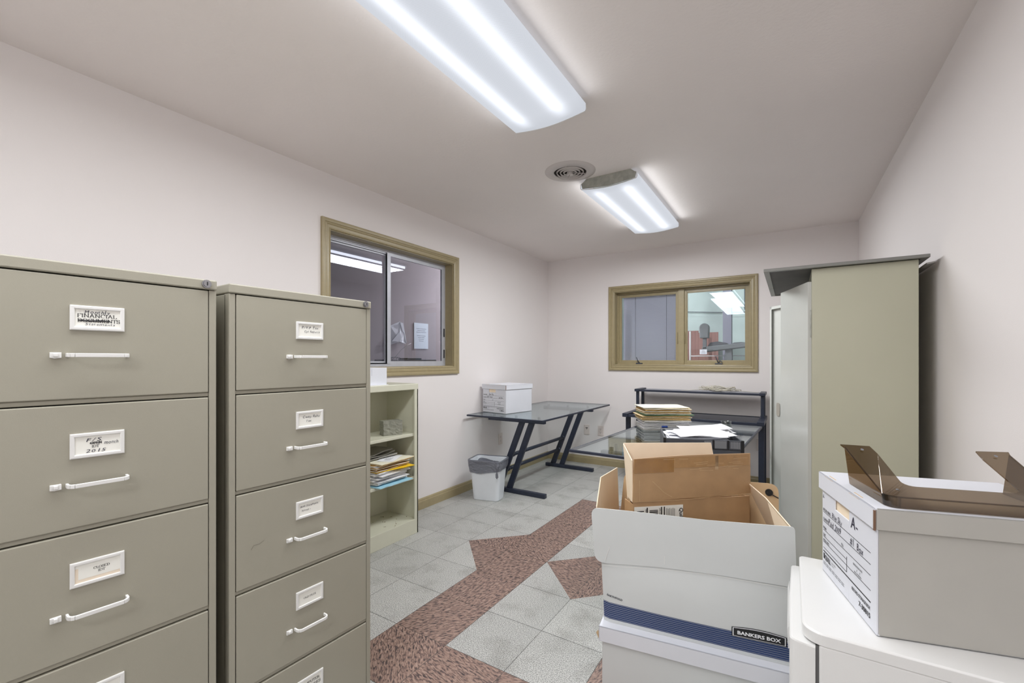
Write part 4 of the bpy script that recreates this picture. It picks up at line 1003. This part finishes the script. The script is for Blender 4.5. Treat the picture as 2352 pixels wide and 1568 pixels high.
def acrylic():
    """wedge-shaped smoked stand: two side webs and a front web under a U-shaped sloping flange"""
    a2 = R(15.2); root = thing('acrylic_stand', 'smoked brown acrylic U-shaped stand lying on the record box lid', 'stand', (.171, 1.198, .9135), a2)
    W, D, t = .30, .185, .0035
    h = lambda y: .024 + .075*max(0, (y-.022)/D)
    m = MB(); r = .022
    left = [(0, D)] + [(r-r*math.cos(PI/2*k/18), r-r*math.sin(PI/2*k/18)) for k in range(19)] + [(W-r+r*math.sin(PI/2*k/18), r-r*math.cos(PI/2*k/18)) for k in range(19)] + [(W, D)]
    lean = .012
    def out(p, k): # webs lean outwards with height
        nx = (p[0]-r)/r if p[0] < r else ((p[0]-W+r)/r if p[0] > W-r else 0)
        ny = (p[1]-r)/r if p[1] < r else 0
        return p[0]+k*lean*nx, p[1]+k*lean*.3*ny
    for i in range(len(left)-1):
        p, q = left[i], left[i+1]
        pz, qz = h(p[1]), h(q[1])
        P1, Q1 = out(p, pz/.1), out(q, qz/.1)
        m.add([(p[0], p[1], .0005), (q[0], q[1], .0005), (Q1[0], Q1[1], qz), (P1[0], P1[1], pz)], [(0,1,2,3)])
    m.build('upright_web', M_ACR, root, solid=.003)
    # flange
    F = .050; outer = [out(p, h(p[1])/.1)+(h(p[1]),) for p in left]
    # extend the arm tips back
    tipL, tipR = (outer[0][0]-.004, D+.012, h(D)+.005), (outer[-1][0]+.004, D+.012, h(D)+.005)
    outer = [tipL]+outer+[tipR]
    inner = [(-.004+F, D+.010, h(D)+.004), (F, D-.02, h(D-.02))] + [(F+r-r*math.cos(PI/2*k/5), F+r*.7-r*.7*math.sin(PI/2*k/5), h(F+r*.7-r*.7*math.sin(PI/2*k/5))) for k in range(6)]
    inner += [(W-F-r+r*math.sin(PI/2*k/5), F+r*.7-r*.7*math.cos(PI/2*k/5), h(F+r*.7-r*.7*math.cos(PI/2*k/5))) for k in range(6)] + [(W-F, D-.02, h(D-.02)), (W+.004-F, D+.010, h(D)+.004)]
    m = MB(); no, ni = len(outer), len(inner); vs = outer+inner; fs = []
    i = j = 0
    while i < no-1 or j < ni-1:
        if j >= ni-1 or (i < no-1 and (i+1)/(no-1) <= (j+1)/(ni-1)): fs.append((i, i+1, no+j)); i += 1
        else: fs.append((i, no+j+1, no+j)); j += 1
    m.add(vs, fs); m.build('flange', M_ACR, root, solid=.003)
    m = MB()
    for x, y in ((.022, D-.012), (.030, .030), (W-.022, D-.012)):
        n = 12; z = h(y)+.0035; m.add([(x+.0034*math.cos(2*PI*k/n), y+.0034*math.sin(2*PI*k/n), z+.0018*math.sin(2*PI*k/n)) for k in range(n)], [tuple(range(n))])
    m.build('screw_hole', M_MIDGREY, root)
acrylic()

# ------------------------------------------------------------------ stacked boxes in the foreground
ANG = math.atan2(.079, .590)
def rounded(pts_spec, n=5):
    out = []
    L = len(pts_spec)
    for i, (x, y, r) in enumerate(pts_spec):
        if r == 0: out.append((x, y)); continue
        p = Vector((x, y)); a2 = Vector(pts_spec[i-1][:2])-p; b2 = Vector(pts_spec[(i+1) % L][:2])-p
        a2 = p+a2.normalized()*r; b2 = p+b2.normalized()*r
        for k in range(n+1):
            t = k/n; q = a2*(1-t)**2+p*2*t*(1-t)+b2*t**2; out.append((q.x, q.y))
    return out
def lower_box():
    root = thing('storage_box', 'long white lidded storage box on the floor, under the open flap box', 'box', (-.575, 1.520, 0), ANG)
    MB().box(0, .600, 0, .345, .0, .262).build('box_body', M_BOXG, root, bevel=.003)
    m = MB(); e = .010; m.box(-e, .600+e, -e, .345+e, .264, .269); 
    m.box(-e, .6+e, -e, -e+.004, .214, .269); m.box(-e, .6+e, .345+e-.004, .345+e, .214, .269); m.box(-e, -e+.004, -e, .345+e, .214, .269); m.box(.6+e-.004, .6+e, -e, .345+e, .214, .269)
    lid = m.build('lid', M_BOXW, root, bevel=.003)
    m = MB(); m.slab([(-e-.001, -.002, .216), (-e-.001, .020, .216), (-e-.012, .022, .232), (-e-.012, .0, .236)], (.002, 0, .002)); m.build('torn_tab', M_KRAFT, lid)
lower_box()
def flap_box():
    root = thing('bankers_box', 'open white file box with blue stripes and raised flaps, stacked on the lidded box', 'box', (-.582, 1.546, .2695), ANG)
    W, D, H0, t = .590, .310, .250, .004
    # front wall, slightly bulged, with the fold line on top
    nx, nz = 24, 8
    def bulge(u, v): return -.010*math.sin(PI*u)*math.sin(PI*min(1, v*1.0)) - .004*v
    def topz(u): return H0*(.845+.155*min(1, (u*1.6)**.7)) if u < .625 else H0
    vs, fs, ms = [], [], []
    for i in range(nx+1):
        for j in range(nz+1):
            u, v = i/nx, j/nz
            x = u*W + (.010*(1-v) - .006)*(1 if u < .02 else 0)
            vs.append((x, bulge(u, v) + (.008 if u < .03 else 0), v*topz(u)))
    for i in range(nx):
        for j in range(nz):
            k = i*(nz+1)+j; fs.append((k, k+nz+1, k+nz+2, k+1)); ms.append(0)
    m = MB(); m.v, m.f, m.m = vs, fs, ms
    fw = m.build('front_wall', [M_BOXG], root, solid=0, smooth=True)
    m = MB(); m.box(0, W, D-t, D, 0, H0); m.box(0, t, .012, D-t, 0, H0*.9, 1); m.box(W-t, W, .004, D-t, 0, H0, 1); m.box(.004, W-.004, .010, D-t, 0, t)
    m.build('box_body', [M_KRAFT, M_BOXW], root)
    m = MB(); m.box(t+.001, t+.003, .014, D-t-.001, .005, H0*.88); m.box(W-t-.003, W-t-.001, .006, D-t-.001, .005, H0*.98); m.box(.01, W-.01, D-t-.003, D-t-.001, .005, H0)
    m.build('kraft_lining', M_KRAFT, root)
    # stripes printed on the front wall: curved patch following the bulge
    def patch(m, u0, u1, v0, v1, mi, n=24, off=.0010):
        for i in range(n):
            ua, ub = u0+(u1-u0)*i/n, u0+(u1-u0)*(i+1)/n
            q = []
            for u, v in ((ua, v0), (ub, v0), (ub, v1), (ua, v1)):
                x = u*W + ((.010*(1-v)-.006) if u < .02 else 0)
                q.append((x, bulge(u, v) + (.008*max(0, 1-u/.042) if u < .042 else 0)-off, v*H0))
            m.add(q, [(0,1,2,3)], mi)
    m = MB()
    z = .055
    for k, hgt in enumerate((.010, .0215, .0215, .0215, .0215, .0215, .0215, .0215, .0215, .008)):
        patch(m, 0, 1, z, z+hgt, 0); z += hgt+.0055
    m.build('blue_stripes', [M_BLUE], fw)
    # maker's plaque
    m = MB(); yb = lambda x: bulge(x/W, .3)-.0026
    cx, cz = .4985, .0750
    pl = [(-.074, -.0135), (.074, -.0135), (.074, .0125)] + [(.074-.148*k/10, .0125+.006*math.sin(PI*k/10)) for k in range(1, 10)] + [(-.074, .0125)]
    def plate(s1, s2, off, mi): m.poly([(cx+a2*s1, yb(cx+a2*s1)-off, cz+b2*s2) for a2, b2 in pl], mi)
    plate(1.04, 1.12, 0, 0); plate(1.0, 1.0, .0003, 1); plate(.965, .90, .0006, 0)
    m.text('BANKERS BOX', (cx, 0, cz-.0055), UX, UZ, .0155, 1, bold=.03, align='C', fit=.122, warp=lambda p: (p[0], yb(p[0])-.0014, p[2]))
    m.text('®', (cx+.0765, yb(cx+.08)-.003, cz+.006), UX, UZ, .008, 0)
    m.build('printed_plaque', [M_BLACK, M_PAPER, M_DKGREY], fw)
    m = MB(); m.text('EARTHFOLD', (.014, yb(.04)-.001, .098), UX, UZ, .0095, 2, bold=.03, shear=.3, fit=.058, warp=lambda p: (p[0], bulge(p[0]/W, .45)-.0012+(.008*max(0, 1-p[0]/W/.042)), p[2]-.12*p[0]))
    m.build('printed_wordmark', [M_BLACK, M_PAPER, M_DKGREY], fw)
    # raised front flap
    pts = rounded([(-.028, .212, .035), (.02, .215, 0), (.2, .236, 0), (.40, .247, 0), (.590, .250, 0), (.600, .300, 0), (.595, .440, .012), (.35, .424, 0), (.10, .418, 0), (-.040, .412, .030)])
    m = MB(); m.slab([(x, -.006-(z2-.21)*.05, z2) for x, z2 in pts], (0, .0035, 0)); ff = m.build('front_flap', M_BOXG, root)
    m = MB(); m.strokes([[(.0, .207), (.06, .212), (.2, .230), (.35, .243), (.590, .246)], [(.010, .225), (.022, .262), (.03, .29), (.06, .335)], [(.215, .25), (.215, .40)]], (0, -.0090, 0), UX, UZ, 0, w=.0016)
    m.build('crease', mat('crease_light', (224, 224, 222), .6), ff)
    # rear flap with string button
    pts = rounded([(.0, .25, 0), (.590, .25, 0), (.590, .485, .035), (.02, .470, .03)])
    m = MB(); m.slab([(x, D-.004+(z2-.25)*.05, z2) for x, z2 in pts], (0, .0035, 0)); rf = m.build('rear_flap', M_KRAFT, root)
    m = MB(); bx, bz = .558, .452; by = D-.006+(bz-.25)*.05
    m.tube([(bx, by, bz), (bx, by-.004, bz)], .013, 18); m.tube([(bx, by-.004, bz), (bx, by-.006, bz)], .006, 10)
    m.tube([(bx+.008, by-.003, bz-.006), (bx+.02, by-.003, bz-.012), (bx+.031, by-.001, bz-.018)], .002, 6); m.build('string_button', M_BLACK, rf)
    # left and right flaps
    m = MB(); m.slab([(.002, .004, .225), (.002, D-.006, .24), (-.006, D-.010, .492), (-.026, .085, .500), (-.024, .01, .41)], (-.0035, 0, 0)); m.build('side_flap', M_KRAFTL, root)
    m = MB(); m.slab([(W-.003, .006, .25), (W-.003, D-.006, .25), (W-.115, D-.010, .492), (W-.060, .140, .476), (W-.005, .012, .430)], (.0035, 0, .001)); m.build('side_flap', M_KRAFTL, root)
flap_box()
def brown_box():
    ang = math.atan2(.308, .349); root = thing('cardboard_box', 'brown taped shipping box with a shipping label, standing inside the open file box', 'box', (-.478, 1.572, .276), ang)
    W, D, Hf, Ht = .462, .075, .436, .592
    m = MB(); m.box(0, W, 0, .004, 0, Hf); m.box(0, .004, .004, D, 0, Hf-.01); m.box(W-.004, W, .004, D, 0, Hf-.004); m.box(.004, W-.004, D-.004, D, 0, Hf-.02); m.box(0, W, 0, D, 0, .004)
    m.build('box_body', M_BROWN, root)
    nx = 20; m = MB()
    top = lambda u: Ht + .008*u + .003*math.sin(PI*u*1.3)
    pts = [(-.003, Hf), (W+.001, Hf+.012)] + [(W*(1-k/10)-.004*(1-k/10), top(1-k/10)) for k in range(0, 11)]
    m.slab([(x, -.004-.03*(z2-Hf), z2) for x, z2 in pts], (0, .004, 0)); ff = m.build('front_flap', M_BROWN, root)
    m = MB(); m.slab([(.012, D+.0, Hf-.01), (W-.06, D+.01, Hf-.01), (W-.085, D+.035, Ht+.025), (.010, D+.03, Ht+.036)], (0, .004, 0)); m.build('rear_flap', M_KRAFTL, root)
    m = MB(); m.slab([(-.004, 0, Hf), (.010, D, Hf), (.006, D+.028, Ht+.034), (-.008, -.004, Ht-.005)], (.0035, 0, 0)); m.build('side_flap', M_KRAFTL, root)
    y = lambda z2: -.0052-.03*(z2-Hf)
    def strip(m, x0, x1, z0, z1, mi=0, n=1):
        m.poly([(x0, y(z0), z0), (x1, y(z0), z0), (x1, y(z1), z1), (x0, y(z1), z1)], mi)
    m = MB(); strip(m, .0, .152, Ht-.052, Ht-.001); m.build('packing_tape', M_TAPE, ff)
    m = MB(); strip(m, .152, W-.01, Ht-.038, Ht+.001); m.build('packing_tape', mat('worn_tape', (166, 128, 84), .3, var=.1, vs=40, coat=.3), ff)
    m = MB(); strip(m, .315, .328, Ht-.05, Ht+.001); m.build('packing_tape', M_TAPEL, ff)
    rg = random.Random(2); m = MB(); L = []
    for k in range(16):
        x = rg.uniform(.1, .40); z2 = Ht-rg.uniform(.004, .05); l2 = rg.uniform(.02, .07); L.append([(x, z2), (min(W-.01, x+l2), z2+rg.uniform(-.002, .003))])
    L += [[(.0, Hf+.002), (.15, Hf+.0), (.3, Hf+.006), (W-.02, Hf+.010)], [(.022, Hf+.005), (.020, Ht-.005)], [(.07, Ht-.082), (.115, Ht-.125), (.145, Hf+.014)]]
    for ln in L: m.strokes([[(a2, b2) for a2, b2 in ln]], (0, y(ln[0][1])-.0006, 0), UX, UZ, 0, w=.0011)
    m.build('scuffs', mat('scuff_light', (205, 176, 136), .5), ff)
    # shipping label
    m = MB(); m.box(.004, .192, -.0012, 0, Hf-.120, Hf-.018)
    o = (0, -.0014, 0)
    def bars(x0, x1, z0, z1, n, seed):
        r3 = random.Random(seed); x = z0
        while x < z1:
            ww = r3.choice((.0012, .0024, .0036)); m.box(x0, x1, -.0016, -.0012, x, x+ww, 1); x += ww+r3.choice((.0012, .0024))
    bars(.014, .040, Hf-.11, Hf-.032, 9, 1); bars(.062, .094, Hf-.11, Hf-.030, 9, 4)
    m.box(.051, .055, -.0016, -.0012, Hf-.12, Hf-.022, 1); m.box(.106, .110, -.0016, -.0012, Hf-.12, Hf-.022, 1); m.box(.117, .121, -.0016, -.0012, Hf-.12, Hf-.022, 1)
    for k in range(6): m.strokes([[(.128+.006*k, Hf-.028-.002*(k % 2)), (.128+.006*k, Hf-.07-.004*(k % 3))]], o, UX, UZ, 1, w=.0016)
    for q, s in (('UPS GROUND', .099), ('TRACKING', .046)): m.text(q, (s, -.0016, Hf-.025), (0,0,-1), (1,0,0), .0075, 1, bold=.01)
    m.text('Quill', (.178, -.0016, Hf-.027), (0,0,-1), (1,0,0), .020, 1, bold=.02, shear=.2)
    m.build('shipping_label', [M_LABEL, M_INK], root)
brown_box()

# ------------------------------------------------------------------ the office seen through the left window
def other_office():
    X0, X1 = -3.42, XL-.13
    mw = mat('other_office_paint', (152, 147, 149), .8)
    struct(MB().box(X0-.05, X0, .2, 6.0, 0, 2.6).build('wall_other_office', mw))
    m = MB(); m.box(X0, X1, .15, .2, 0, 2.6); m.box(X0, X1, 6.0, 6.05, 0, 2.6); struct(m.build('trim_1', mw))
    struct(MB().box(X0, X1, .2, 6.0, 2.45, 2.5).build('trim_2', mw))
    struct(MB().box(X0, X1, .2, 6.0, -.05, 0).build('trim_3', M_MIDGREY))
    m = MB(); m.box(X0+.002, X1-.02, 1.2, 3.9, 1.17, 1.19); m.box(X0+.002, X0+.03, 1.2, 3.9, 0, 1.17); m.box(X0+.03, X1-.02, 1.2, 1.23, 0, 1.17); m.box(X0+.03, X1-.02, 3.87, 3.9, 0, 1.17)
    tag(m.build('counter', mat('counter_grey', (96, 100, 112), .5)), 'grey counter in the office behind the sliding window', 'counter')
    m = MB(); m.box(-.002, .002, -.108, .108, 0, .278)
    for k, wd in enumerate((.075, .060, .075, 0, .065, .05, .04, .035)):
        if wd: m.box(.002, .0025, -wd, wd, .215-.019*k, .2185-.019*k, 1)
    tag(m.build('notice', [mat('notice_paper', (206, 222, 230), .6), M_DKGREY], loc=(X0+.004, 3.56, 1.345)), 'printed notice taped to the far wall, seen through the sliding window', 'notice')
    m = MB()
    m.slab([(0, -.10, .18), (0, .03, .23), (.02, .07, .10), (.01, .10, .0), (.03, 0, .02), (0, -.12, -.02)], (-.003, 0, 0)); m.slab([(.012, .02, .22), (.012, .062, .215), (.020, .105, .005), (.012, .075, .03)], (-.003, 0, 0)); m.slab([(.02, -.10, .02), (.02, .01, .13), (.03, .03, .02)], (-.003, 0, 0))
    tag(m.build('paper_bag', mat('bag_paper', (196, 204, 210), .5), loc=(X0+.006, 3.22, 1.39)), 'crumpled white paper bag pinned beside the notice behind the window', 'bag')
    for y, tilt, c1, wd in ((2.345, -.038, M_MIDGREY, 'grey'), (2.50, .020, M_HND, 'white')):
        root = thing('pen', 'dark pen with a %s tip standing behind the sliding window' % wd, 'pen', (-2.79, y, 1.1902))
        m = MB(); m.tube([(0, 0, .01), (0, tilt*.5, .055)], .0052, 8); m.tube([(0, tilt*.5, .055), (0, tilt, .105)], [.0046, .0022], 8, 1)
        m.build('pen_barrel', [M_BLACK, c1], root)
        m = MB(); m.tube([(0, 0, 0), (0, 0, .012)], .020, 14); m.build('pen_base', M_BLACK, root)
    m = MB(); pts = []
    for i in range(40):
        a2 = i*.42; pts.append((-2.86+.02*math.cos(a2*.7), 2.66+(.055+.01*math.sin(i))*math.cos(a2), 1.226+.020*math.sin(a2)))
    pts += [(-2.9, 2.72, 1.26), (-2.93, 2.80, 1.31), (-2.96, 2.90, 1.355), (-2.98, 2.97, 1.375)]
    m.tube(pts, .0022, 5); tag(m.build('cable', M_DKGREY, smooth=True), 'thin dark cable coiled behind the sliding window', 'cable')
    m = MB(); m.box(-.10, .08, -.30, .30, 0, .035); m.box(-.06, .06, -.06, .12, .035, .05)
    tag(m.build('keyboard', M_DKGREY, loc=(-2.98, 2.93, 1.1902), bevel=.004), 'dark keyboard-like device on the counter behind the sliding window', 'keyboard')
    root = thing('office_fill_lamp', 'added white dome lamp, out of view, brightening the office behind the sliding window', 'lamp', (-3.12, 5.3, 2.45))  # lamp added out of view to brighten the room behind the pane
    m = MB(); n = 20; m.loft([[(r*math.cos(2*PI*k/n), r*math.sin(2*PI*k/n), z) for k in range(n)] for r, z in ((.15, 0), (.15, -.03), (.10, -.06))]); m.build('dome', M_HND, root)
    L = bpy.data.lights.new('office_fill', 'POINT'); L.energy = 300; L.color = (.95, .95, 1.0); L.shadow_soft_size = 0
    o = bpy.data.objects.new('office_fill', L); COL.objects.link(o); o.parent = root; o.location = (0, 0, -.12)
other_office()

# ------------------------------------------------------------------ the workshop seen through the back window
def workshop():
    Y1 = 7.6
    mw = mat('workshop_wall', (196, 212, 206), .8, var=.10, vs=3)
    struct(MB().box(-4, 2.6, Y1, Y1+.1, 0, 3.4).build('wall_workshop', mw))
    m = MB(); m.box(-4.1, -4, YB+.13, Y1, 0, 3.4); m.box(2.6, 2.7, YB+.13, Y1, 0, 3.4); struct(m.build('trim_4', mw))
    struct(MB().box(-4, 2.6, YB+.13, Y1, 3.4, 3.5).build('trim_5', mw))
    struct(MB().box(-4, 2.6, YB+.13, Y1, -.05, 0).build('trim_6', M_MIDGREY))
    m = MB()
    for k in range(17): m.box(-1.66+.045*k, -1.66+.045*k+.0435, 0, .02, 0, 1.66-.03*(k > 10))
    tag(m.build('wood_panels', mat('red_brown_panel', (142, 102, 92), .7, var=.1, vs=6), loc=(0, 7.05, 0)), 'red-brown ribbed panels leaning in the workshop behind the back window', 'panel')
    m = MB(); m.box(-.68, -.44, 0, .02, 0, 1.58); tag(m.build('wood_panels', mat('red_brown_panel', (150, 104, 92)), loc=(.36, 7.1, 0)), 'second red-brown panel at the right edge of the back window view', 'panel')
    m = MB(); m.box(-.05, .05, -.05, .05, 0, 3.4); m.box(.05, .062, -.07, .07, 1.0, 3.4); tag(m.build('steel_column', mat('column_grey', (136, 136, 148), .6), loc=(-.775, 7.0, 0)), 'grey steel column in the workshop behind the back window', 'column')
    m = MB(); m.tube([(0, 0, 0), (0, 0, 1.64)], .012, 8); m.tube([(0, 0, 1.28), (1.4, 0, 1.285)], .008, 6); tag(m.build('pipe_rail', M_HND, loc=(-1.245, 6.85, 0)), 'white pipe post with a thin rail seen through the back window', 'pipe')
    m = MB(); m.tube([(-1.5, 7.5, 2.0), (-.9, 7.5, 1.955), (-.2, 7.5, 1.93), (.3, 7.5, 1.95)], .006, 5); tag(m.build('wire', M_DKGREY), 'dark wire strung across the workshop wall', 'wire')
    root = thing('workshop_machine', 'grey workshop machine with a round-topped head and long arm behind the back window', 'machine', (-1.0, 6.5, 0))
    g = mat('machine_grey', (104, 108, 108), .6, var=.15, vs=10)
    pts = [(-.055, -.10), (.055, -.10), (.062, .04)] + [(.062*math.cos(PI*k/10), .04+.062*math.sin(PI*k/10)) for k in range(1, 10)] + [(-.062, .04)]
    m = MB(); m.slab([(x, -.03, z+1.62) for x, z in pts], (0, .1, 0)); m.build('head', g, root, bevel=.01)
    MB().box(-.02, .025, 0, .04, 1.38, 1.54).build('neck', g, root)
    m = MB(); m.slab([(-.03, 0, 1.40), (.55, 0, 1.455), (.56, 0, 1.40), (.05, 0, 1.34), (-.03, 0, 1.33)], (0, .3, 0)); m.build('arm', g, root, bevel=.008)
    m = MB(); m.slab([(.24, .05, 0), (.36, .05, 0), (.33, .05, 1.37), (.25, .05, 1.37)], (0, .12, 0)); m.build('leg', g, root)
    m = MB(); m.slab([(.52, .05, 0), (.58, .05, 0), (.58, .05, 1.40), (.53, .05, 1.40)], (0, .12, 0)); m.build('leg', g, root)
    m = MB()
    for a2, b2, w2, h2 in ((.03, 1.405, .26, .07), (.32, 1.43, .24, .03)):
        m.slab([(a2, .04, b2), (a2+w2, .04, b2+.01), (a2+w2*.9, .04, b2+h2*.7), (a2+w2*.5, .04, b2+h2), (a2+w2*.15, .04, b2+h2*.8)], (0, .2, 0))
    m.build('cloth', mat('dark_cloth', (74, 76, 80), .9), root, bevel=.008)
    m = MB(); m.box(-.045, .045, 0, .003, 0, .065)
    for k in range(4): m.box(-.028+.004*k, .028-.004*k, -.001, 0, .015+.011*k, .018+.011*k, 1)
    tag(m.build('notice', [M_PAPER, M_MIDGREY], loc=(-1.005, 6.45, 1.300)), 'small white notice card hanging below the workshop machine arm', 'notice')
    m = MB(); m.box(-.62, .62, -.02, 0, 0, .55); tag(m.build('dark_opening', mat('night_blue', (40, 62, 78), .3), loc=(.02, 7.58, 1.98)), 'dark blue window high in the workshop wall', 'window')
    L = bpy.data.lights.new('workshop_fill', 'POINT'); L.energy = 50; L.color = (.96, 1.0, .99); L.shadow_soft_size = .12
    root = thing('workshop_fill_lamp', 'added white pendant lamp, out of view, lighting the workshop behind the back window', 'lamp', (-.3, 5.9, 3.4))  # invented source above the view, put in to light the workshop
    m = MB(); m.tube([(0, 0, 0), (0, 0, -.25)], .006, 6); m.build('cord', M_BLACK, root)
    m = MB(); n = 20; m.loft([[(r*math.cos(2*PI*k/n), r*math.sin(2*PI*k/n), z) for k in range(n)] for r, z in ((.03, -.25), (.16, -.36))], cap=False); m.build('shade', M_HND, root)
    o = bpy.data.objects.new('workshop_fill', L); COL.objects.link(o); o.parent = root; o.location = (0, 0, -.50)
workshop()
